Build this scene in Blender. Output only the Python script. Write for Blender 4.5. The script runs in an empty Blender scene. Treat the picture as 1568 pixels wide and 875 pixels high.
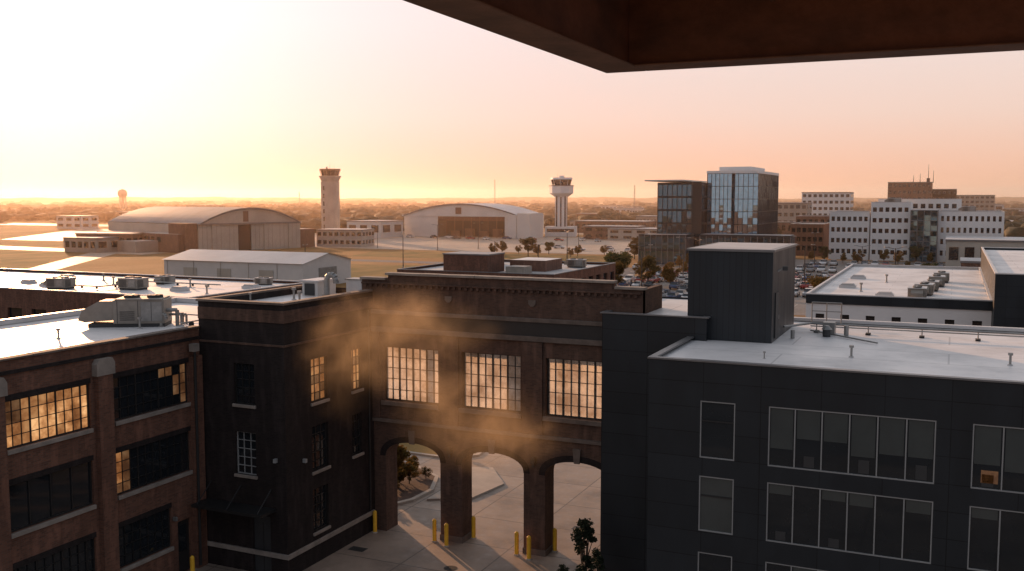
import bpy, math, random, bmesh
import numpy as np
from mathutils import Vector, Matrix
random.seed(7); np.random.seed(7)
R=math.radians
scene=bpy.context.scene
COL=scene.collection
SUN_EL=10.0
SUNH=(-.780,.625)
M={}
# ------------------------------------------------------------ materials
def newmat(name):
    m=bpy.data.materials.new(name); m.use_nodes=True
    nt=m.node_tree
    return m,nt,nt.nodes['Principled BSDF']
def N(nt,t,**k):
    n=nt.nodes.new(t)
    for a,b in k.items(): setattr(n,a,b)
    return n
def mixc(nt,fac,a,b,bt='MIX'):
    n=N(nt,'ShaderNodeMix',data_type='RGBA',blend_type=bt)
    for s,v in ((n.inputs[0],fac),(n.inputs[6],a),(n.inputs[7],b)):
        if hasattr(v,'is_output'): nt.links.new(v,s)
        elif isinstance(v,(int,float)): s.default_value=v
        else: s.default_value=(*v,1)
    return n.outputs[2]
def mth(nt,op,a,b=None,clamp=False):
    n=N(nt,'ShaderNodeMath',operation=op); n.use_clamp=clamp
    for i,v in enumerate((a,b)):
        if v is None: continue
        if hasattr(v,'is_output'): nt.links.new(v,n.inputs[i])
        else: n.inputs[i].default_value=v
    return n.outputs[0]
def maprange(nt,v,a,b,c,d,smooth=False):
    n=N(nt,'ShaderNodeMapRange'); nt.links.new(v,n.inputs[0])
    if smooth: n.interpolation_type='SMOOTHSTEP'
    for i,x in enumerate((a,b,c,d)): n.inputs[i+1].default_value=x
    return n.outputs[0]
def noise(nt,vec,scale,detail=4,rough=.55,sc=None):
    n=N(nt,'ShaderNodeTexNoise'); n.inputs['Scale'].default_value=scale
    n.inputs['Detail'].default_value=detail; n.inputs['Roughness'].default_value=rough
    if sc:
        mp=N(nt,'ShaderNodeMapping'); mp.inputs['Scale'].default_value=sc
        nt.links.new(vec,mp.inputs[0]); vec=mp.outputs[0]
    nt.links.new(vec,n.inputs['Vector']); return n.outputs['Fac']
def pos(nt): return N(nt,'ShaderNodeNewGeometry').outputs['Position']
def objc(nt): return N(nt,'ShaderNodeTexCoord').outputs['Object']
def bump(nt,bs,h,st,dist=.02):
    b=N(nt,'ShaderNodeBump'); b.inputs['Strength'].default_value=st; b.inputs['Distance'].default_value=dist
    nt.links.new(h,b.inputs['Height']); nt.links.new(b.outputs[0],bs.inputs['Normal'])
def pm(name,col,rough=.7,metal=0,var=.25,scale=.6,col2=None,fine=6,bmp=.15,obj=False,stretch=None,spec=.5):
    m,nt,bs=newmat(name)
    v=objc(nt) if obj else pos(nt)
    n1=noise(nt,v,scale,5,.6,stretch); n2=noise(nt,v,fine,3)
    c2=col2 or tuple(c*(1-var) for c in col)
    f=maprange(nt,n1,.35,.65,0,1)
    c=mixc(nt,f,col,c2)
    c=mixc(nt,maprange(nt,n2,.3,.7,0,var*.7),c,tuple(x*.5 for x in col))
    nt.links.new(c,bs.inputs['Base Color'])
    bs.inputs['Roughness'].default_value=rough; bs.inputs['Metallic'].default_value=metal
    bs.inputs['Specular IOR Level'].default_value=spec
    if bmp: bump(nt,bs,n2,bmp)
    return m
def wallvec(nt,P):
    sp=N(nt,'ShaderNodeSeparateXYZ'); nt.links.new(P,sp.inputs[0])
    cb_=N(nt,'ShaderNodeCombineXYZ')
    nt.links.new(mth(nt,'ADD',sp.outputs[0],sp.outputs[1]),cb_.inputs[0]); nt.links.new(sp.outputs[2],cb_.inputs[1])
    return cb_.outputs[0]
def brick(name,ca,cb,mortar,stain=.5):
    m,nt,bs=newmat(name); P=pos(nt)
    b=N(nt,'ShaderNodeTexBrick'); nt.links.new(wallvec(nt,P),b.inputs['Vector'])
    b.inputs['Scale'].default_value=1; b.inputs['Brick Width'].default_value=.26; b.inputs['Row Height'].default_value=.09
    b.inputs['Mortar Size'].default_value=.011; b.inputs['Mortar Smooth'].default_value=.3; b.inputs['Bias'].default_value=-.1
    b.inputs['Color1'].default_value=(*ca,1); b.inputs['Color2'].default_value=(*cb,1); b.inputs['Mortar'].default_value=(*mortar,1)
    n1=noise(nt,P,.35,6,.65,(1,1,.5)); n2=noise(nt,P,2.2,4,.6,(1,1,.25)); n3=noise(nt,P,1.0,5,.65,(2.5,2.5,.15))
    c=mixc(nt,maprange(nt,n1,.42,.70,0,stain),b.outputs['Color'],tuple(x*.4 for x in ca))
    c=mixc(nt,maprange(nt,n3,.5,.72,0,.38),c,tuple(x*.3 for x in ca))
    c=mixc(nt,maprange(nt,n2,.50,.75,0,.45),c,tuple(min(1,x*1.8+.01) for x in ca))
    nt.links.new(c,bs.inputs['Base Color']); bs.inputs['Roughness'].default_value=.85
    bs.inputs['Specular IOR Level'].default_value=.2
    bump(nt,bs,b.outputs['Fac'],-.4,.02)
    return m
def panelmat(name,col,w,h,off=0,rough=.45,metal=.0,line=.35):
    m,nt,bs=newmat(name); P=pos(nt)
    b=N(nt,'ShaderNodeTexBrick'); b.offset=off; nt.links.new(wallvec(nt,P),b.inputs['Vector'])
    b.inputs['Scale'].default_value=1; b.inputs['Brick Width'].default_value=w; b.inputs['Row Height'].default_value=h
    b.inputs['Mortar Size'].default_value=.016; b.inputs['Mortar Smooth'].default_value=0
    b.inputs['Color1'].default_value=(*col,1); b.inputs['Color2'].default_value=(*[x*.80 for x in col],1)
    b.inputs['Mortar'].default_value=(*[x*line for x in col],1)
    n1=noise(nt,P,.8,5,.6,(1,1,.3)); 
    c=mixc(nt,maprange(nt,n1,.45,.75,0,.3),b.outputs['Color'],tuple(x*1.6 for x in col))
    nt.links.new(c,bs.inputs['Base Color']); bs.inputs['Metallic'].default_value=metal
    nt.links.new(maprange(nt,n1,.3,.7,rough-.08,rough+.12),bs.inputs['Roughness']); bs.inputs['Specular IOR Level'].default_value=.35
    bump(nt,bs,b.outputs['Fac'],-.5,.02)
    return m
def membmat(name,col,seam=3.05):
    m,nt,bs=newmat(name); P=pos(nt)
    b=N(nt,'ShaderNodeTexBrick'); b.offset=.5; nt.links.new(P,b.inputs['Vector'])
    b.inputs['Scale'].default_value=1; b.inputs['Brick Width'].default_value=14; b.inputs['Row Height'].default_value=seam
    b.inputs['Mortar Size'].default_value=.05; b.inputs['Mortar Smooth'].default_value=.4
    b.inputs['Color1'].default_value=(*col,1); b.inputs['Color2'].default_value=(*[x*.95 for x in col],1); b.inputs['Mortar'].default_value=(*[x*.68 for x in col],1)
    n1=noise(nt,P,.22,6,.62); n2=noise(nt,P,1.1,6,.7)
    c=mixc(nt,maprange(nt,n1,.46,.70,0,.6),b.outputs[0],tuple(x*.55 for x in col))
    c=mixc(nt,maprange(nt,n2,.53,.72,0,.35),c,tuple(x*.55 for x in col))
    nt.links.new(c,bs.inputs['Base Color']); nt.links.new(maprange(nt,n1,.3,.7,.35,.65),bs.inputs['Roughness'])
    return m
def glassmat(name,col=(.02,.025,.03),rough=.04,emit=None,es=0,spec=.9,metal=0,lo=.25):
    m,nt,bs=newmat(name)
    P=pos(nt); n=noise(nt,P,.9,3)
    c=mixc(nt,n,col,tuple(x*1.8 for x in col)); nt.links.new(c,bs.inputs['Base Color'])
    bs.inputs['Roughness'].default_value=rough; bs.inputs['Specular IOR Level'].default_value=spec
    bs.inputs['Metallic'].default_value=metal
    if emit:
        nf=noise(nt,P,.8,5,.65)
        nt.links.new(mixc(nt,maprange(nt,nf,.4,.65,0,1),tuple(e*q for e,q in zip(emit,(1,.7,.5))),emit),bs.inputs['Emission Color'])
        nt.links.new(maprange(nt,nf,.38,.64,es*lo,es),bs.inputs['Emission Strength'])
    return m
M['brick']=brick('red_brick',(.185,.083,.052),(.10,.046,.032),(.12,.09,.07),.5)
M['brickc']=brick('umber_brick',(.115,.064,.045),(.066,.039,.030),(.09,.068,.054),.5)
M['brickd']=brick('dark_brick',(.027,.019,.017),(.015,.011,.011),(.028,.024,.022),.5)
M['brickb']=brick('brown_brick',(.20,.10,.065),(.13,.065,.045),(.16,.12,.10),.4)
M['stone']=pm('limestone',(.32,.27,.225),.8,var=.35,scale=1.2)
M['stoned']=pm('weathered_stone',(.17,.13,.105),.85,var=.45,scale=1.2)
M['membrane']=membmat('white_roof_membrane',(.74,.71,.685))
M['membg']=pm('grey_roof_membrane',(.52,.50,.48),.6,var=.25,scale=.2,fine=1)
M['panel']=panelmat('graphite_panel',(.019,.0225,.026),2.44,1.1,0,.42,line=.2)
M['panel2']=panelmat('graphite_corrugated',(.021,.025,.029),.3,30,0,.45,line=.5)
M['frieze']=pm('dark_metal_frieze',(.022,.020,.019),.5,var=.3)
M['steelw']=pm('white_window_frame',(.30,.30,.29),.4,var=.1,bmp=0)
M['steeld']=pm('dark_steel_sash',(.02,.019,.018),.5,var=.2,bmp=0)
M['rust']=pm('weathered_steel',(.30,.125,.078),.6,var=.55,scale=1.3,col2=(.13,.06,.043),fine=14,bmp=.3,stretch=(1,1,2))
M['rustl']=pm('weathered_steel_edge',(.32,.16,.10),.6,var=.45,scale=3,fine=14,bmp=.2)
M['galv']=pm('galvanised_metal',(.34,.33,.31),.42,metal=.5,var=.3,scale=1.5,obj=True)
M['galvd']=pm('unit_dark_louver',(.04,.04,.04),.6,var=.2,obj=True)
M['beige']=pm('beige_unit_housing',(.30,.26,.215),.5,var=.3,obj=True,scale=1.2)
M['cap']=pm('metal_coping',(.20,.19,.185),.4,metal=.3,var=.2)
M['capw']=pm('white_coping',(.58,.56,.54),.45,var=.12)
M['yellow']=pm('yellow_paint',(.85,.47,.03),.5,var=.2,obj=True,scale=3)
M['white']=pm('white_metal_wall',(.62,.59,.55),.55,var=.12,scale=.15,fine=1)
M['cream']=pm('cream_metal_wall',(.46,.41,.34),.6,var=.2,scale=.12,fine=1)
M['conc']=pm('tower_concrete',(.42,.37,.32),.8,var=.2,scale=.2,fine=1)
M['wht']=pm('white_precast',(.76,.73,.70),.6,var=.08,scale=.1,fine=.8)
M['tan']=pm('tan_precast',(.38,.31,.25),.8,var=.2,scale=.1,fine=.8)
M['hroof']=pm('hangar_roof',(.28,.26,.235),.6,var=.35,scale=.08,fine=1,stretch=(1,.2,1))
M['hroofw']=pm('hangar_roof_white',(.58,.56,.54),.5,var=.2,scale=.08,fine=1)
M['dark']=pm('dark_interior',(.02,.018,.016),.8,var=.2,bmp=0)
M['interior']=pm('room_interior',(.30,.22,.15),.8,var=.2,bmp=0)
M['glass']=glassmat('dark_glass',(.010,.012,.014),spec=.6)
M['glassb']=glassmat('curtain_wall_glass',(.24,.36,.44),.03,metal=.9)
M['glassb2']=glassmat('curtain_wall_glass_dark',(.07,.125,.16),.03,metal=.85)
M['glassr']=glassmat('roller_blind_glass',(.035,.04,.038),.12)
M['glow']=glassmat('emissive_window_glass',(.05,.035,.02),.1,(1,.55,.24),.95,lo=.18)  # amber emission set on the glass itself, patchy by noise
M['glow2']=glassmat('dim_emissive_window_glass',(.03,.025,.02),.08,(1,.55,.26),.16,lo=.3)
M['glow3']=glassmat('mid_emissive_window_glass',(.04,.03,.02),.08,(1,.50,.20),.45,lo=.3)
M['black']=pm('black_rubber',(.02,.02,.02),.8,var=.2,bmp=0,obj=True)
M['iron']=pm('cast_iron',(.05,.045,.04),.6,var=.3,scale=3,obj=True)
M['bark']=pm('bark',(.09,.065,.045),.9,var=.4,scale=3,obj=True)
M['dirt']=pm('mulch_soil',(.12,.065,.042),.95,var=.5,scale=1.5,fine=9,bmp=.6)
M['paint']=pm('road_paint',(.6,.58,.53),.7,var=.3,scale=2)
M['kerb']=pm('kerb_concrete',(.46,.39,.32),.85,var=.2)
def frosted():
    m,nt,bs=newmat('frosted_pane'); out=nt.nodes['Material Output']
    tr=N(nt,'ShaderNodeBsdfTranslucent'); gl=N(nt,'ShaderNodeBsdfGlossy'); gl.inputs['Roughness'].default_value=.12
    n=noise(nt,pos(nt),.7,5,.65)
    nt.links.new(mixc(nt,maprange(nt,n,.38,.62,0,1),(.80,.76,.71),(.36,.30,.25)),tr.inputs['Color'])
    tp=N(nt,'ShaderNodeBsdfTransparent'); tp.inputs[0].default_value=(.75,.70,.64,1)
    a=N(nt,'ShaderNodeMixShader'); a.inputs[0].default_value=.25; nt.links.new(tr.outputs[0],a.inputs[1]); nt.links.new(tp.outputs[0],a.inputs[2])
    x=N(nt,'ShaderNodeMixShader'); x.inputs[0].default_value=.05
    nt.links.new(a.outputs[0],x.inputs[1]); nt.links.new(gl.outputs[0],x.inputs[2]); nt.links.new(x.outputs[0],out.inputs[0])
    return m
M['frost']=frosted()
def leafmat(name,c1,c2,t=.35,rv=.6):
    m,nt,bs=newmat(name); out=nt.nodes['Material Output']
    oi=N(nt,'ShaderNodeObjectInfo'); n=noise(nt,objc(nt),.9,4,.7)
    c=mixc(nt,maprange(nt,n,.35,.65,0,1),c1,c2)
    if rv: c=mixc(nt,mth(nt,'MULTIPLY',oi.outputs['Random'],rv),c,(.20,.10,.03))
    nt.links.new(c,bs.inputs['Base Color']); bs.inputs['Roughness'].default_value=.7; bs.inputs['Specular IOR Level'].default_value=.2
    tr=N(nt,'ShaderNodeBsdfTranslucent'); nt.links.new(c,tr.inputs[0])
    x=N(nt,'ShaderNodeMixShader'); x.inputs[0].default_value=t
    nt.links.new(bs.outputs[0],x.inputs[1]); nt.links.new(tr.outputs[0],x.inputs[2]); nt.links.new(x.outputs[0],out.inputs[0])
    return m
M['leaf']=leafmat('foliage',(.045,.065,.02),(.10,.09,.028))
M['leafa']=leafmat('autumn_foliage',(.20,.10,.025),(.10,.09,.02))
M['conifer']=leafmat('evergreen_foliage',(.015,.022,.011),(.03,.034,.016),.1,0)
M['tline']=leafmat('treeline_foliage',(.035,.04,.018),(.085,.06,.025),.1,0)
def concmat(name,c,joint,w=4.0,dk=.25):
    m,nt,bs=newmat(name); P=pos(nt)
    b=N(nt,'ShaderNodeTexBrick'); b.offset=0; nt.links.new(P,b.inputs['Vector'])
    b.inputs['Scale'].default_value=1; b.inputs['Brick Width'].default_value=w; b.inputs['Row Height'].default_value=w
    b.inputs['Mortar Size'].default_value=joint; b.inputs['Mortar Smooth'].default_value=.2
    b.inputs['Color1'].default_value=(*c,1); b.inputs['Color2'].default_value=(*[x*.76 for x in c],1); b.inputs['Mortar'].default_value=(*[x*.35 for x in c],1)
    n1=noise(nt,P,.25,7,.65); n2=noise(nt,P,1.7,6,.7); n3=noise(nt,P,14,3)
    col=mixc(nt,maprange(nt,n1,.42,.66,0,.7),b.outputs[0],tuple(x*dk for x in c))
    col=mixc(nt,maprange(nt,n2,.5,.72,0,.35),col,tuple(x*1.25 for x in c))
    nt.links.new(col,bs.inputs['Base Color'])
    nt.links.new(maprange(nt,n2,.3,.7,.45,.85),bs.inputs['Roughness'])
    bump(nt,bs,n3,.12,.01); return m
M['court']=concmat('courtyard_concrete',(.36,.275,.21),.05,4.5,.32)
M['apron']=concmat('airfield_concrete',(.44,.34,.25),.12,12,.6)
M['asph']=concmat('asphalt',(.075,.072,.07),.0,9,.55)
M['lot']=concmat('parking_lot',(.22,.185,.155),.05,15,.5)
def groundmat():
    m,nt,bs=newmat('dry_grassland'); P=pos(nt)
    n1=noise(nt,P,.006,6,.6); n2=noise(nt,P,.05,6,.7,(1,.35,1)); n3=noise(nt,P,1.2,4)
    c=mixc(nt,maprange(nt,n1,.4,.6,0,1),(.33,.17,.065),(.18,.115,.038))
    c=mixc(nt,maprange(nt,n2,.45,.7,0,.7),c,(.40,.24,.11))
    c=mixc(nt,maprange(nt,n3,.4,.7,0,.35),c,(.09,.065,.026))
    nt.links.new(c,bs.inputs['Base Color']); bs.inputs['Roughness'].default_value=.95; bs.inputs['Specular IOR Level'].default_value=.1
    return m
M['ground']=groundmat()
M['grass']=pm('mown_grass',(.12,.105,.033),.95,var=.4,scale=.12,col2=(.28,.175,.065),fine=2,spec=.1,stretch=(1,.4,1))
def carpaint():
    m,nt,bs=newmat('car_paint'); oi=N(nt,'ShaderNodeObjectInfo'); r=N(nt,'ShaderNodeValToRGB'); r.color_ramp.interpolation='CONSTANT'
    cols=[(.6,.6,.58),(.03,.03,.035),(.3,.31,.32),(.35,.03,.02),(.7,.68,.65),(.04,.07,.15),(.5,.5,.5)]
    el=r.color_ramp.elements; el[0].color=(*cols[0],1); el[1].position=1/7; el[1].color=(*cols[1],1)
    for i in range(2,7): e=el.new(i/7); e.color=(*cols[i],1)
    nt.links.new(oi.outputs['Random'],r.inputs[0]); nt.links.new(r.outputs[0],bs.inputs['Base Color'])
    bs.inputs['Roughness'].default_value=.25; bs.inputs['Coat Weight'].default_value=.5; return m
M['car']=carpaint()

# ------------------------------------------------------------ mesh builder
class MB:
    def __init__(s): s.v=[]; s.f=[]; s.m=[]; s.mats=[]
    def mi(s,k):
        if k not in s.mats: s.mats.append(k)
        return s.mats.index(k)
    def face(s,pts,k):
        i=len(s.v); s.v+= [tuple(p) for p in pts]; s.f.append(tuple(range(i,i+len(pts)))); s.m.append(s.mi(k))
    def box(s,x0,x1,y0,y1,z0,z1,k,top=None):
        if x0>x1:x0,x1=x1,x0
        if y0>y1:y0,y1=y1,y0
        if z0>z1:z0,z1=z1,z0
        i=len(s.v); s.v+=[(x0,y0,z0),(x1,y0,z0),(x1,y1,z0),(x0,y1,z0),(x0,y0,z1),(x1,y0,z1),(x1,y1,z1),(x0,y1,z1)]
        for n,q in enumerate(((0,3,2,1),(4,5,6,7),(0,1,5,4),(1,2,6,5),(2,3,7,6),(3,0,4,7))):
            s.f.append(tuple(i+j for j in q)); s.m.append(s.mi(top if (n==1 and top) else k))
    def cyl(s,p,r0,r1,q,k,n=12,cap=True):
        p=Vector(p);q=Vector(q);d=(q-p).normalized(); a=d.orthogonal().normalized(); b=d.cross(a)
        i=len(s.v)
        for c,r in ((p,r0),(q,r1)):
            for j in range(n):
                t=2*math.pi*j/n; s.v.append(tuple(c+a*math.cos(t)*r+b*math.sin(t)*r))
        for j in range(n):
            s.f.append((i+j,i+(j+1)%n,i+n+(j+1)%n,i+n+j)); s.m.append(s.mi(k))
        if cap:
            s.f.append(tuple(i+j for j in range(n))[::-1]); s.m.append(s.mi(k)); s.f.append(tuple(i+n+j for j in range(n))); s.m.append(s.mi(k))
    def prism(s,poly,axis,a0,a1,k,caps=None):
        def T(p,a): return {'y':(p[0],a,p[1]),'x':(a,p[0],p[1]),'z':(p[0],p[1],a)}[axis]
        n=len(poly)
        s.face([T(p,a0) for p in poly],caps or k); s.face([T(p,a1) for p in poly],caps or k)
        for j in range(n): s.face([T(poly[j],a0),T(poly[(j+1)%n],a0),T(poly[(j+1)%n],a1),T(poly[j],a1)],k)
    def obj(s,name,parent=None,loc=(0,0,0),rz=0,bevel=0,smooth=False):
        me=bpy.data.meshes.new(name); me.from_pydata(s.v,[],s.f)
        for k in s.mats: me.materials.append(M[k])
        me.polygons.foreach_set('material_index',s.m)
        if smooth: me.polygons.foreach_set('use_smooth',[True]*len(s.f))
        me.update()
        o=bpy.data.objects.new(name,me); COL.objects.link(o); o.location=loc; o.rotation_euler[2]=rz
        if parent: o.parent=parent
        if bevel:
            b=o.modifiers.new('b','BEVEL'); b.width=bevel; b.segments=1; b.limit_method='ANGLE'
        return o
def empty(name,loc=(0,0,0),rz=0):
    o=bpy.data.objects.new(name,None); COL.objects.link(o); o.location=loc; o.rotation_euler[2]=rz; return o
def inst(o,name,loc,rz=0,sc=1):
    c=bpy.data.objects.new(name,o.data); COL.objects.link(c); c.location=loc; c.rotation_euler[2]=rz
    c.scale=(sc,sc,sc) if not hasattr(sc,'__len__') else sc; return c
def TF(face,plane):
    return {'-y':lambda a,z,d:(a,plane+d,z),'+y':lambda a,z,d:(a,plane-d,z),'+x':lambda a,z,d:(plane-d,a,z),'-x':lambda a,z,d:(plane+d,a,z)}[face]
def tbox(mb,T,a0,a1,z0,z1,d0,d1,k):
    p=T(a0,z0,d0);q=T(a1,z1,d1); mb.box(p[0],q[0],p[1],q[1],p[2],q[2],k)
def wall(mb,face,plane,a0,a1,z0,z1,ops,k,rev=.25,revk=None):
    T=TF(face,plane); A=sorted(set([a0,a1]+[x for o in ops for x in o[:2]])); Z=sorted(set([z0,z1]+[x for o in ops for x in o[2:4]]))
    A=[a for a in A if a0-1e-6<=a<=a1+1e-6]; Z=[z for z in Z if z0-1e-6<=z<=z1+1e-6]
    for i in range(len(A)-1):
        for j in range(len(Z)-1):
            ca=(A[i]+A[i+1])/2; cz=(Z[j]+Z[j+1])/2
            if any(o[0]<ca<o[1] and o[2]<cz<o[3] for o in ops): continue
            mb.face([T(A[i],Z[j],0),T(A[i+1],Z[j],0),T(A[i+1],Z[j+1],0),T(A[i],Z[j+1],0)],k)
    rk=revk or k
    for o in ops:
        b0,b1,c0,c1=o[:4]
        for (p,q) in (((b0,c0),(b1,c0)),((b1,c0),(b1,c1)),((b1,c1),(b0,c1)),((b0,c1),(b0,c0))):
            mb.face([T(*p,0),T(*q,0),T(*q,rev),T(*p,rev)],rk)
def window(fr,gl,face,plane,a0,a1,z0,z1,nc,nr,fk,gk,dep=.2,bar=.05,edge=.08,major=None,jit=.004):
    T=TF(face,plane)
    tbox(fr,T,a0,a1,z0,z0+edge,dep-.05,dep+.06,fk); tbox(fr,T,a0,a1,z1-edge,z1,dep-.05,dep+.06,fk)
    tbox(fr,T,a0,a0+edge,z0+edge,z1-edge,dep-.048,dep+.058,fk); tbox(fr,T,a1-edge,a1,z0+edge,z1-edge,dep-.048,dep+.058,fk)
    w=(a1-a0)/nc; h=(z1-z0)/nr
    for i in range(1,nc):
        b=bar*(2.4 if major and i%major==0 else 1)
        tbox(fr,T,a0+i*w-b/2,a0+i*w+b/2,z0+edge,z1-edge,dep-.04,dep+.05,fk)
    for j in range(1,nr):
        tbox(fr,T,a0+edge,a1-edge,z0+j*h-bar/2,z0+j*h+bar/2,dep-.035,dep+.045,fk)
    for i in range(nc):
        for j in range(nr):
            k=gk(i,j) if callable(gk) else gk
            jj=[random.uniform(-jit,jit) for _ in range(3)]
            g=[jj[0],jj[1],jj[2],jj[0]+jj[2]-jj[1]]
            P=[(a0+i*w,z0+j*h),(a0+(i+1)*w,z0+j*h),(a0+(i+1)*w,z0+(j+1)*h),(a0+i*w,z0+(j+1)*h)]
            gl.face([T(P[n][0],P[n][1],dep+.012+g[n]) for n in range(4)],k)

# ------------------------------------------------------------ terrain & pavements
g=MB(); g.face([(-9000,-300,0),(9000,-300,0),(9000,9000,0),(-9000,9000,0)],'ground'); g.obj('ground')
def sheet(name,poly,z,k):
    m=MB(); m.face([(x,y,z) for x,y in poly],k); return m.obj(name)
def rect(x0,x1,y0,y1): return [(x0,y0),(x1,y0),(x1,y1),(x0,y1)]
sheet('city_pavement',rect(-140,160,-20,170),.004,'lot')
sheet('courtyard_pavement',rect(-60,30,5,82),.012,'court')
b=MB(); bed=[(-44,52),(-33.0,52.6),(-31.9,55),(-31.8,57.5),(-33.0,60.5),(-36,62.5),(-44,63)]
b.prism(bed,'z',.0,.16,'kerb'); b.face([( -37+(x+37)*.94,57.5+(y-57.5)*.94,.165) for x,y in bed],'dirt'); b.obj('planting_bed')
b=MB(); lawn=[(-60,66),(-34.5,65.2),(-33,67.0),(-33.5,70.5),(-60,72)]
b.prism(lawn,'z',0,.15,'kerb'); b.face([(-45+(x+45)*.97,68.6+(y-68.6)*.9,.155) for x,y in lawn],'grass'); b.obj('grass_verge')
b=MB(); sl=[(-31.2,55.5),(-28.6,57),(-28.0,60.8),(-30.5,64.2),(-33.2,63.2),(-32.2,60.4),(-31.3,58)]
b.prism(sl,'z',0,.14,'kerb'); b.obj('sidewalk')
# drains and manhole covers
m=MB(); m.cyl((0,0,0),.38,.38,(0,0,.012),'iron',24); m.cyl((0,0,.012),.30,.30,(0,0,.018),'iron',24)
for i in range(-2,3): m.box(-.25,.25,i*.1-.015,i*.1+.015,.018,.024,'black')
mh=m.obj('manhole_cover',None,(-24.2,45.6,.013))
inst(mh,'manhole_cover',(-27.5,43.2,.013),.4); inst(mh,'manhole_cover',(-24.8,58.5,.013),.7)
m=MB(); m.box(-.5,.5,-.3,.3,0,.012,'iron')
for i in range(9): m.box(-.42+i*.1,-.37+i*.1,-.25,.25,.012,.018,'black')
dr=m.obj('storm_drain_grate',None,(-30.4,46.0,.013)); inst(dr,'storm_drain_grate',(-20.0,54.5,.013))
sheet('lawn',[(-152,200),(-92,204),(-92,262),(-170,250)],.006,'grass'); sheet('lawn',[(-190,284),(-96,290),(-98,322),(-200,318)],.006,'grass')
sheet('apron',[(-420,330),(-60,330),(-60,470),(-520,470)],.010,'apron')
sheet('apron',[(-128,196),(-88,178),(-86,200),(-150,204)],.010,'apron')
sheet('taxiway',[(-700,292),(-262,262),(-262,276),(-700,322)],.014,'apron')
sheet('taxiway',[(-900,520),(-100,505),(-100,530),(-900,560)],.014,'apron')
sheet('runway',[(-2400,700),(200,640),(200,690),(-2400,770)],.014,'apron')
sheet('taxiway',[(-205,150),(-195,150),(-330,340),(-345,340)],.018,'apron')
sheet('airfield_grass',[(-520,200),(-215,180),(-300,258),(-620,285)],.006,'grass')
sheet('road',rect(-84,-76,170,900),.020,'asph'); sheet('road',rect(-200,300,262,271),.024,'asph')
sheet('parking_lot',rect(-74,60,172,261),.008,'lot'); sheet('parking_lot',rect(-74,60,272,330),.008,'lot')
lm=MB()
for yy in (185,203,221,239,254):
    for i in range(40): 
        x=-70+i*2.9; lm.face([(x,yy,.016),(x+.12,yy,.016),(x+.12,yy+5,.016),(x,yy+5,.016)],'paint')
for i in range(60): lm.face([(-80.1,175+i*9,.028),(-79.9,175+i*9,.028),(-79.9,179+i*9,.028),(-80.1,179+i*9,.028)],'paint')
for i in range(40): lm.face([(-190+i*11,266.4,.030),(-186+i*11,266.4,.030),(-186+i*11,266.6,.030),(-190+i*11,266.6,.030)],'paint')
for i in range(60): lm.face([(-690+i*16,702-i*.4,.02),(-682+i*16,702-i*.4,.02),(-682+i*16,703.5-i*.4,.02),(-690+i*16,703.5-i*.4,.02)],'paint')
lm.obj('pavement_markings')

# ------------------------------------------------------------ arcade building
root=empty('brick_arcade_building',(0,0,0))
YF=49.3
w=MB(); fr=MB(); gl=MB(); tr=MB()
arch=[(-30.5,-26.8),(-25.4,-21.5),(-20.2,-16.4)]; ZS,ZA=4.65,5.6
wins=[(-30.6,-26.9,8,11.25),(-25.4,-21.7,8,11.25),(-20.2,-16.5,8,11.25)]
X0,X1=-32.0,-14.7
wall(w,'-y',YF,X0,X1,6.6,15.2,wins,'brickc',.45)
def arcade(plane,face,k,dep):
    T=TF(face,plane)
    A=sorted([X0,X1]+[x for a in arch for x in a])
    for i in range(len(A)-1):
        inar=any(a<=(A[i]+A[i+1])/2<=b_ for a,b_ in arch)
        w.face([T(A[i],ZA if inar else 0,0),T(A[i+1],ZA if inar else 0,0),T(A[i+1],6.6,0),T(A[i],6.6,0)],k)
    for a,b_ in arch:
        n=16; c=(a+b_)/2; hw=(b_-a)/2
        cur=[(c-hw*math.cos(math.pi*j/n), ZS+(ZA-ZS)*math.sin(math.pi*j/n)**.85) for j in range(n+1)]
        for j in range(n):
            (p,zp),(q,zq)=cur[j],cur[j+1]
            w.face([T(p,zp,0),T(q,zq,0),T(q,ZA,0),T(p,ZA,0)],k)
            if dep:
                w.face([T(p,zp,0),T(q,zq,0),T(q,zq,dep),T(p,zp,dep)],k)
                r=1.0+.38/hw; r2=(ZA-ZS+.36)/(ZA-ZS)
                P=[(c+(p-c)*r,ZS+(zp-ZS)*r2),(c+(q-c)*r,ZS+(zq-ZS)*r2)]
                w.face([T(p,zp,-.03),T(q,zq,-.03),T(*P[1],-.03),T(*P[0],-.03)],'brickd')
        if dep:
            for x in (a,b_): w.face([T(x,0,0),T(x,ZS,0),T(x,ZS,dep),T(x,0,dep)],k)
arcade(YF,'-y','brickc',1.3); arcade(YF+1.3,'-y','brickc',0)
YB=53.0
w.box(X0,X1,YF+.46,YB,6.6,7.0,'brickd'); w.box(X0,X1,YF+.46,YB-.3,12.6,12.9,'membg')
wall(w,'+y',YB,X0,X1,6.61,15.0,[(-31.6,-26.4,7.6,11.9),(-25.9,-20.8,7.6,11.9),(-20.3,-15.2,7.6,11.9)],'brickc',.3)
w.box(X0,X0+.3,YF+.01,YB-.01,6.61,7.5,'brickc');w.box(X0,X0+.3,YF+.01,YB-.01,12,15.0,'brickc'); w.box(X1-.3,X1,YF+.01,YB-.01,6.61,15.19,'brickc')
w.box(-30.2,-16.4,YF-.0,YF+.42,15.2,15.5,'brickc')
w.box(X0,X1,YF+.02,YF+.40,12.95,15.19,'brickc')
for a,b_ in ((-31.9,-30.8),(-26.75,-25.55),(-21.55,-20.35),(-16.35,-14.72)): w.box(a,b_,YF-.14,YF-.002,6.95,12.1,'brickc')
for i in range(46):
    x=-31.8+i*.37; tr.box(x,x+.16,YF-.12,YF-.003,14.78,14.95,'brickc')
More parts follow.
